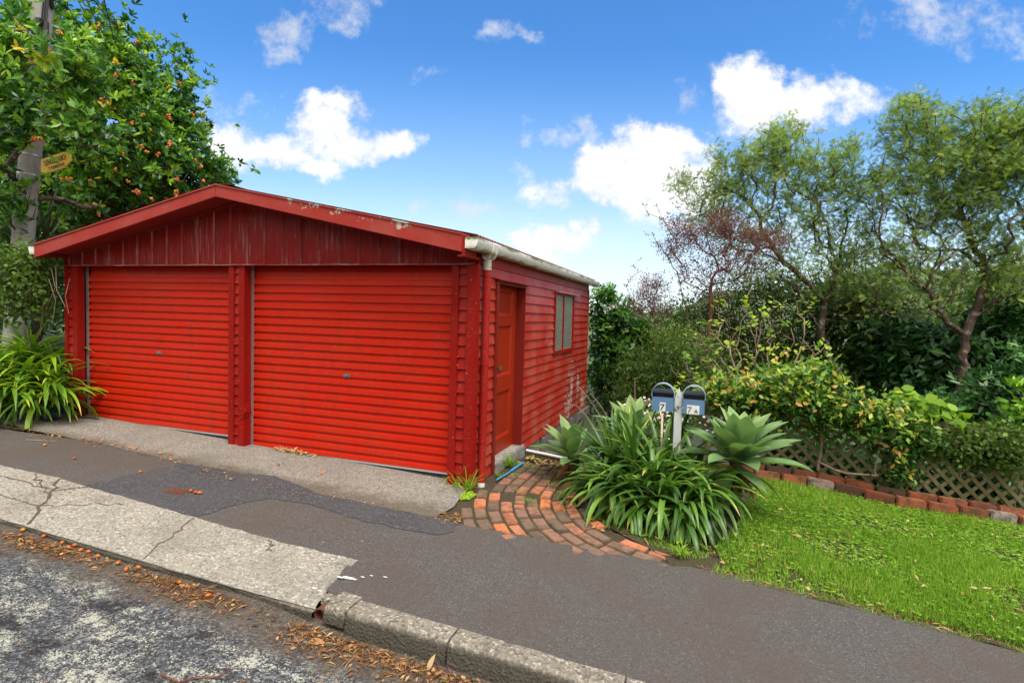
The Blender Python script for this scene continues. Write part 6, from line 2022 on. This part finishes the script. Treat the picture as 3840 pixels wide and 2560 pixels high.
n = 5000
x_ = gr.uniform(-4.5, 1.75, n)
wdt = np.interp(x_, [-4.5, -2.6, -1.2, -.3, .2, .7, 1.8], [.06, .07, .075, .07, .10, .085, .06])
y_ = -2.285 - np.abs(gr.normal(0, 1, n)) * wdt
y_[gr.random(n) < .06] -= gr.uniform(0, .25)
dens_ = gr.random(n) < np.clip(.55 + .45 * np.sin(x_ * 5) + (x_ > -.1) * .6, .15, 1)
x_, y_ = x_[dens_], y_[dens_]; n = len(x_)
P_ = np.stack([x_, y_, road_z(x_, y_)], 1)
thin = gr.random(n) < .62
tn = np.clip(gr.beta(1.7, 2.4, n), .0, .93)
litter(P_[thin], (.03, .085), (.003, .007), tn[thin], .22, T_EL, (.002, .022))
litter(P_[~thin], (.015, .045), (.010, .022), tn[~thin], .45, T_EL, (.002, .022))
gsel = gr.random(n) < .02
litter(P_[gsel], (.02, .05), (.008, .016), np.full(gsel.sum(), 1.0), .4)
for xa, xb, ya, sd_, m in ((-7.0, -2.0, -.80, .06, 420), (-1.9, .1, -.86, .05, 70), (.05, .25, -.70, .06, 120)):
    x_ = gr.uniform(xa, xb, m); y_ = np.interp(x_, [-7, -5.4, -3.9, -2.9, -1.4, -.4, .3], [-.78, -.80, -.66, -.74, -.9, -.80, -.76]) + gr.normal(0, sd_, m)
    litter(np.stack([x_, y_, G(x_, y_) + .016], 1), (.012, .04), (.004, .016), np.clip(gr.beta(1.6, 2, m), 0, .9), .3)
m = 130
x_ = -2.12 + gr.normal(0, .13, m); y_ = .02 + np.abs(gr.normal(0, .03, m)) * -1 + .05
litter(np.stack([x_, y_, G(x_, y_) + .018], 1), (.03, .07), (.014, .026), np.clip(gr.normal(.8, .10, m), .4, .93), .7, T_EL, (.002, .03))
m = 170
x_ = gr.uniform(.17, .85, m); y_ = 1.20 - .10 * (x_ - .2) + gr.normal(0, .06, m)
litter(np.stack([x_, y_, G(x_, y_) + .01], 1), (.03, .08), (.016, .034), np.clip(gr.normal(.82, .12, m), .3, 1), .6, T_EL, (.002, .03))
q = in_poly(210, lawn_vis, lambda x, y: np.clip(.5 + .5 * np.sin(x * 4 + 1) * np.sin(y * 5), .1, 1)); m = len(q)
litter(np.stack([q[:, 0], q[:, 1], lawn_z(q[:, 0], q[:, 1]) + .025], 1), (.03, .065), (.014, .026), np.clip(gr.normal(.78, .18, m), 0, .93), .5)
q = in_poly(140, np.array([(-3.6, -1.6), (-2.75, -1.6), (-2.5, -2.2), (-3.0, -2.2)])); m = len(q)
litter(np.stack([q[:, 0], q[:, 1], apron_z(q[:, 0], q[:, 1]) + .014], 1), (.010, .03), (.003, .012), np.clip(gr.beta(2, 3, m), 0, .9), .2)
q = in_poly(70, np.array([(-4.5, -2.6), (2, -2.6), (1.6, -4.0), (-2, -4.0)])); m = len(q)
litter(np.stack([q[:, 0], q[:, 1], road_z(q[:, 0], q[:, 1]) + .002], 1), (.012, .035), (.006, .014), np.clip(gr.beta(2, 2, m), 0, 1), .15)
m = 260
x_ = gr.uniform(2.1, 5, m); y_ = np.interp(x_, [2.1, 3.05, 3.98, 5], [-.66, -.70, -.735, -.76]) + gr.normal(0, .018, m)
litter(np.stack([x_, y_, G(x_, y_) + .010], 1), (.02, .07), (.003, .010), np.clip(gr.beta(2, 2.5, m), 0, .9), .2)
m = 160
x_ = gr.uniform(1.2, 2.5, m); y_ = gr.uniform(-.45, .3, m)
litter(np.stack([x_, y_, G(x_, y_) + .012], 1), (.03, .09), (.006, .02), np.clip(gr.beta(1.5, 2.2, m), 0, .9), .4)
tag(lit.build('leaf_litter', M['dry'], None), kind='stuff')


def stone_fruit(p, rng, s=.017):
    mb = MB()
    ax = unit(np.array([rng.normal(), rng.normal(), rng.normal() * .2])); u_ = unit(np.cross(ax, [0, 0, 1.0])); w_ = np.cross(ax, u_)
    rings = []
    for a_, q_ in ((0, .12), (.15, .7), (.5, 1.0), (.82, .7), (1.0, .12)):
        rings += [np.asarray(p) + np.array([0, 0, s * .9]) + ax * (a_ - .5) * s * 2.7 + q_ * s * (math.cos(t) * u_ + math.sin(t) * w_) for t in np.linspace(0, 6.2832, 10, endpoint=False)]
    mb.raw(rings, [(10 * i + k, 10 * i + (k + 1) % 10, 10 * i + 10 + (k + 1) % 10, 10 * i + 10 + k) for i in range(4) for k in range(10)] + [tuple(range(10))[::-1], tuple(range(40, 50))], float(rng.random()))
    return mb


frng = np.random.default_rng(301)


def fruit_at(x, y, label, group, zf, s=.017, dz=0.0):
    c = onG(x, y)
    d = c - CAM
    z_ = float(zf(c[0], c[1]))
    p = CAM + d * ((z_ + dz - CAM[2]) / d[2])
    o = stone_fruit((p[0], p[1], float(zf(p[0], p[1])) + dz), frng, s).build('fallen_fruit', M['berry'], None, smooth=True)
    tag(o, label, 'fruit', group)


for x, y in ((103, 1023), (171, 1054), (322, 1085), (266, 1022), (283, 1026), (298, 1030), (312, 1032), (368, 1042), (392, 1045), (190, 1008), (207, 1013), (232, 1018), (640, 1069), (738, 1090), (120, 1002), (136, 1004)):
    fruit_at(x, y, 'small orange fruit fallen on the asphalt path by the concrete slab', 'orange fruits on the footpath', G, .0125, .006)
for x, y in ((439, 1129), (458, 1134), (449, 1133)):
    fruit_at(x, y, 'small orange fruit fallen next to the rusty access cover', 'orange fruits by the cover', G, .015, .009)
for x, y in ((101, 1236), (143, 1251), (158, 1262), (172, 1257), (186, 1268), (203, 1272), (224, 1282), (272, 1297), (290, 1312), (318, 1308), (412, 1342), (430, 1352), (478, 1372), (52, 1222)):
    fruit_at(x, y, 'small orange fruit lying in the gutter among dead leaves', 'orange fruits in the gutter', road_z, .013, .006)
tag(stone_fruit(onG(560, 1547) - [0, 0, .08], frng, .02).build('fallen_fruit', M['dry'], None, smooth=True), 'single pale dried fruit alone on the rough road seal', 'fruit')
# larger twigs and single leaves that read by themselves
for pts_, lab in ((((662, 1430), (672, 1455), (690, 1480), (697, 1490)), 'bent pale twig lying across the gutter leaves'), (((370, 1548), (410, 1566), (450, 1556), (500, 1553), (535, 1535)), 'long dark crooked twig on the road'), (((60, 1010), (130, 1013)), 'thin pale straw on the footpath at the far end')):
    zf = G if 'footpath' in lab else road_z
    pl_ = []
    for x, y in pts_:
        c = onG(x, y); d = c - CAM; z_ = float(zf(c[0], c[1])) + .010
        pl_.append(CAM + d * ((z_ - CAM[2]) / d[2]))
    tag(MB().tube(pl_, [.006] + [.005] * (len(pl_) - 2) + [.003], 7).build('twig', M['redbark'] if 'dark' in lab else M['twig'], None, smooth=True), lab, 'twig')
for x, y, L, W_, az_, tnt, lab in ((723, 1476, .10, .042, .2, .62, 'curled tan dead leaf in the gutter below the kerb outlet'), (998, 1543, .085, .030, 1.2, .86, 'upright yellow leaf against the kerb face')):
    c = onG(x, y); d = c - CAM; z_ = float(road_z(c[0], c[1])) + .012
    p = CAM + d * ((z_ - CAM[2]) / d[2])
    vf = place(leaf_template(6, (.15, .8, 1, .9, .5, .05), .25, -.2), np.array([p - [.04, 0, 0]]), np.array([[math.cos(az_), math.sin(az_) * .5, .15 if tnt < .8 else 1.2]]), np.array([[.1, -.5, 1.0]]), [L], [W_])
    o = link('dead_leaf', npmesh('dead_leaf', vf[0], [vf[1]], np.full(len(vf[0]), tnt), True), M['dry'])
    tag(o, lab, 'leaf')
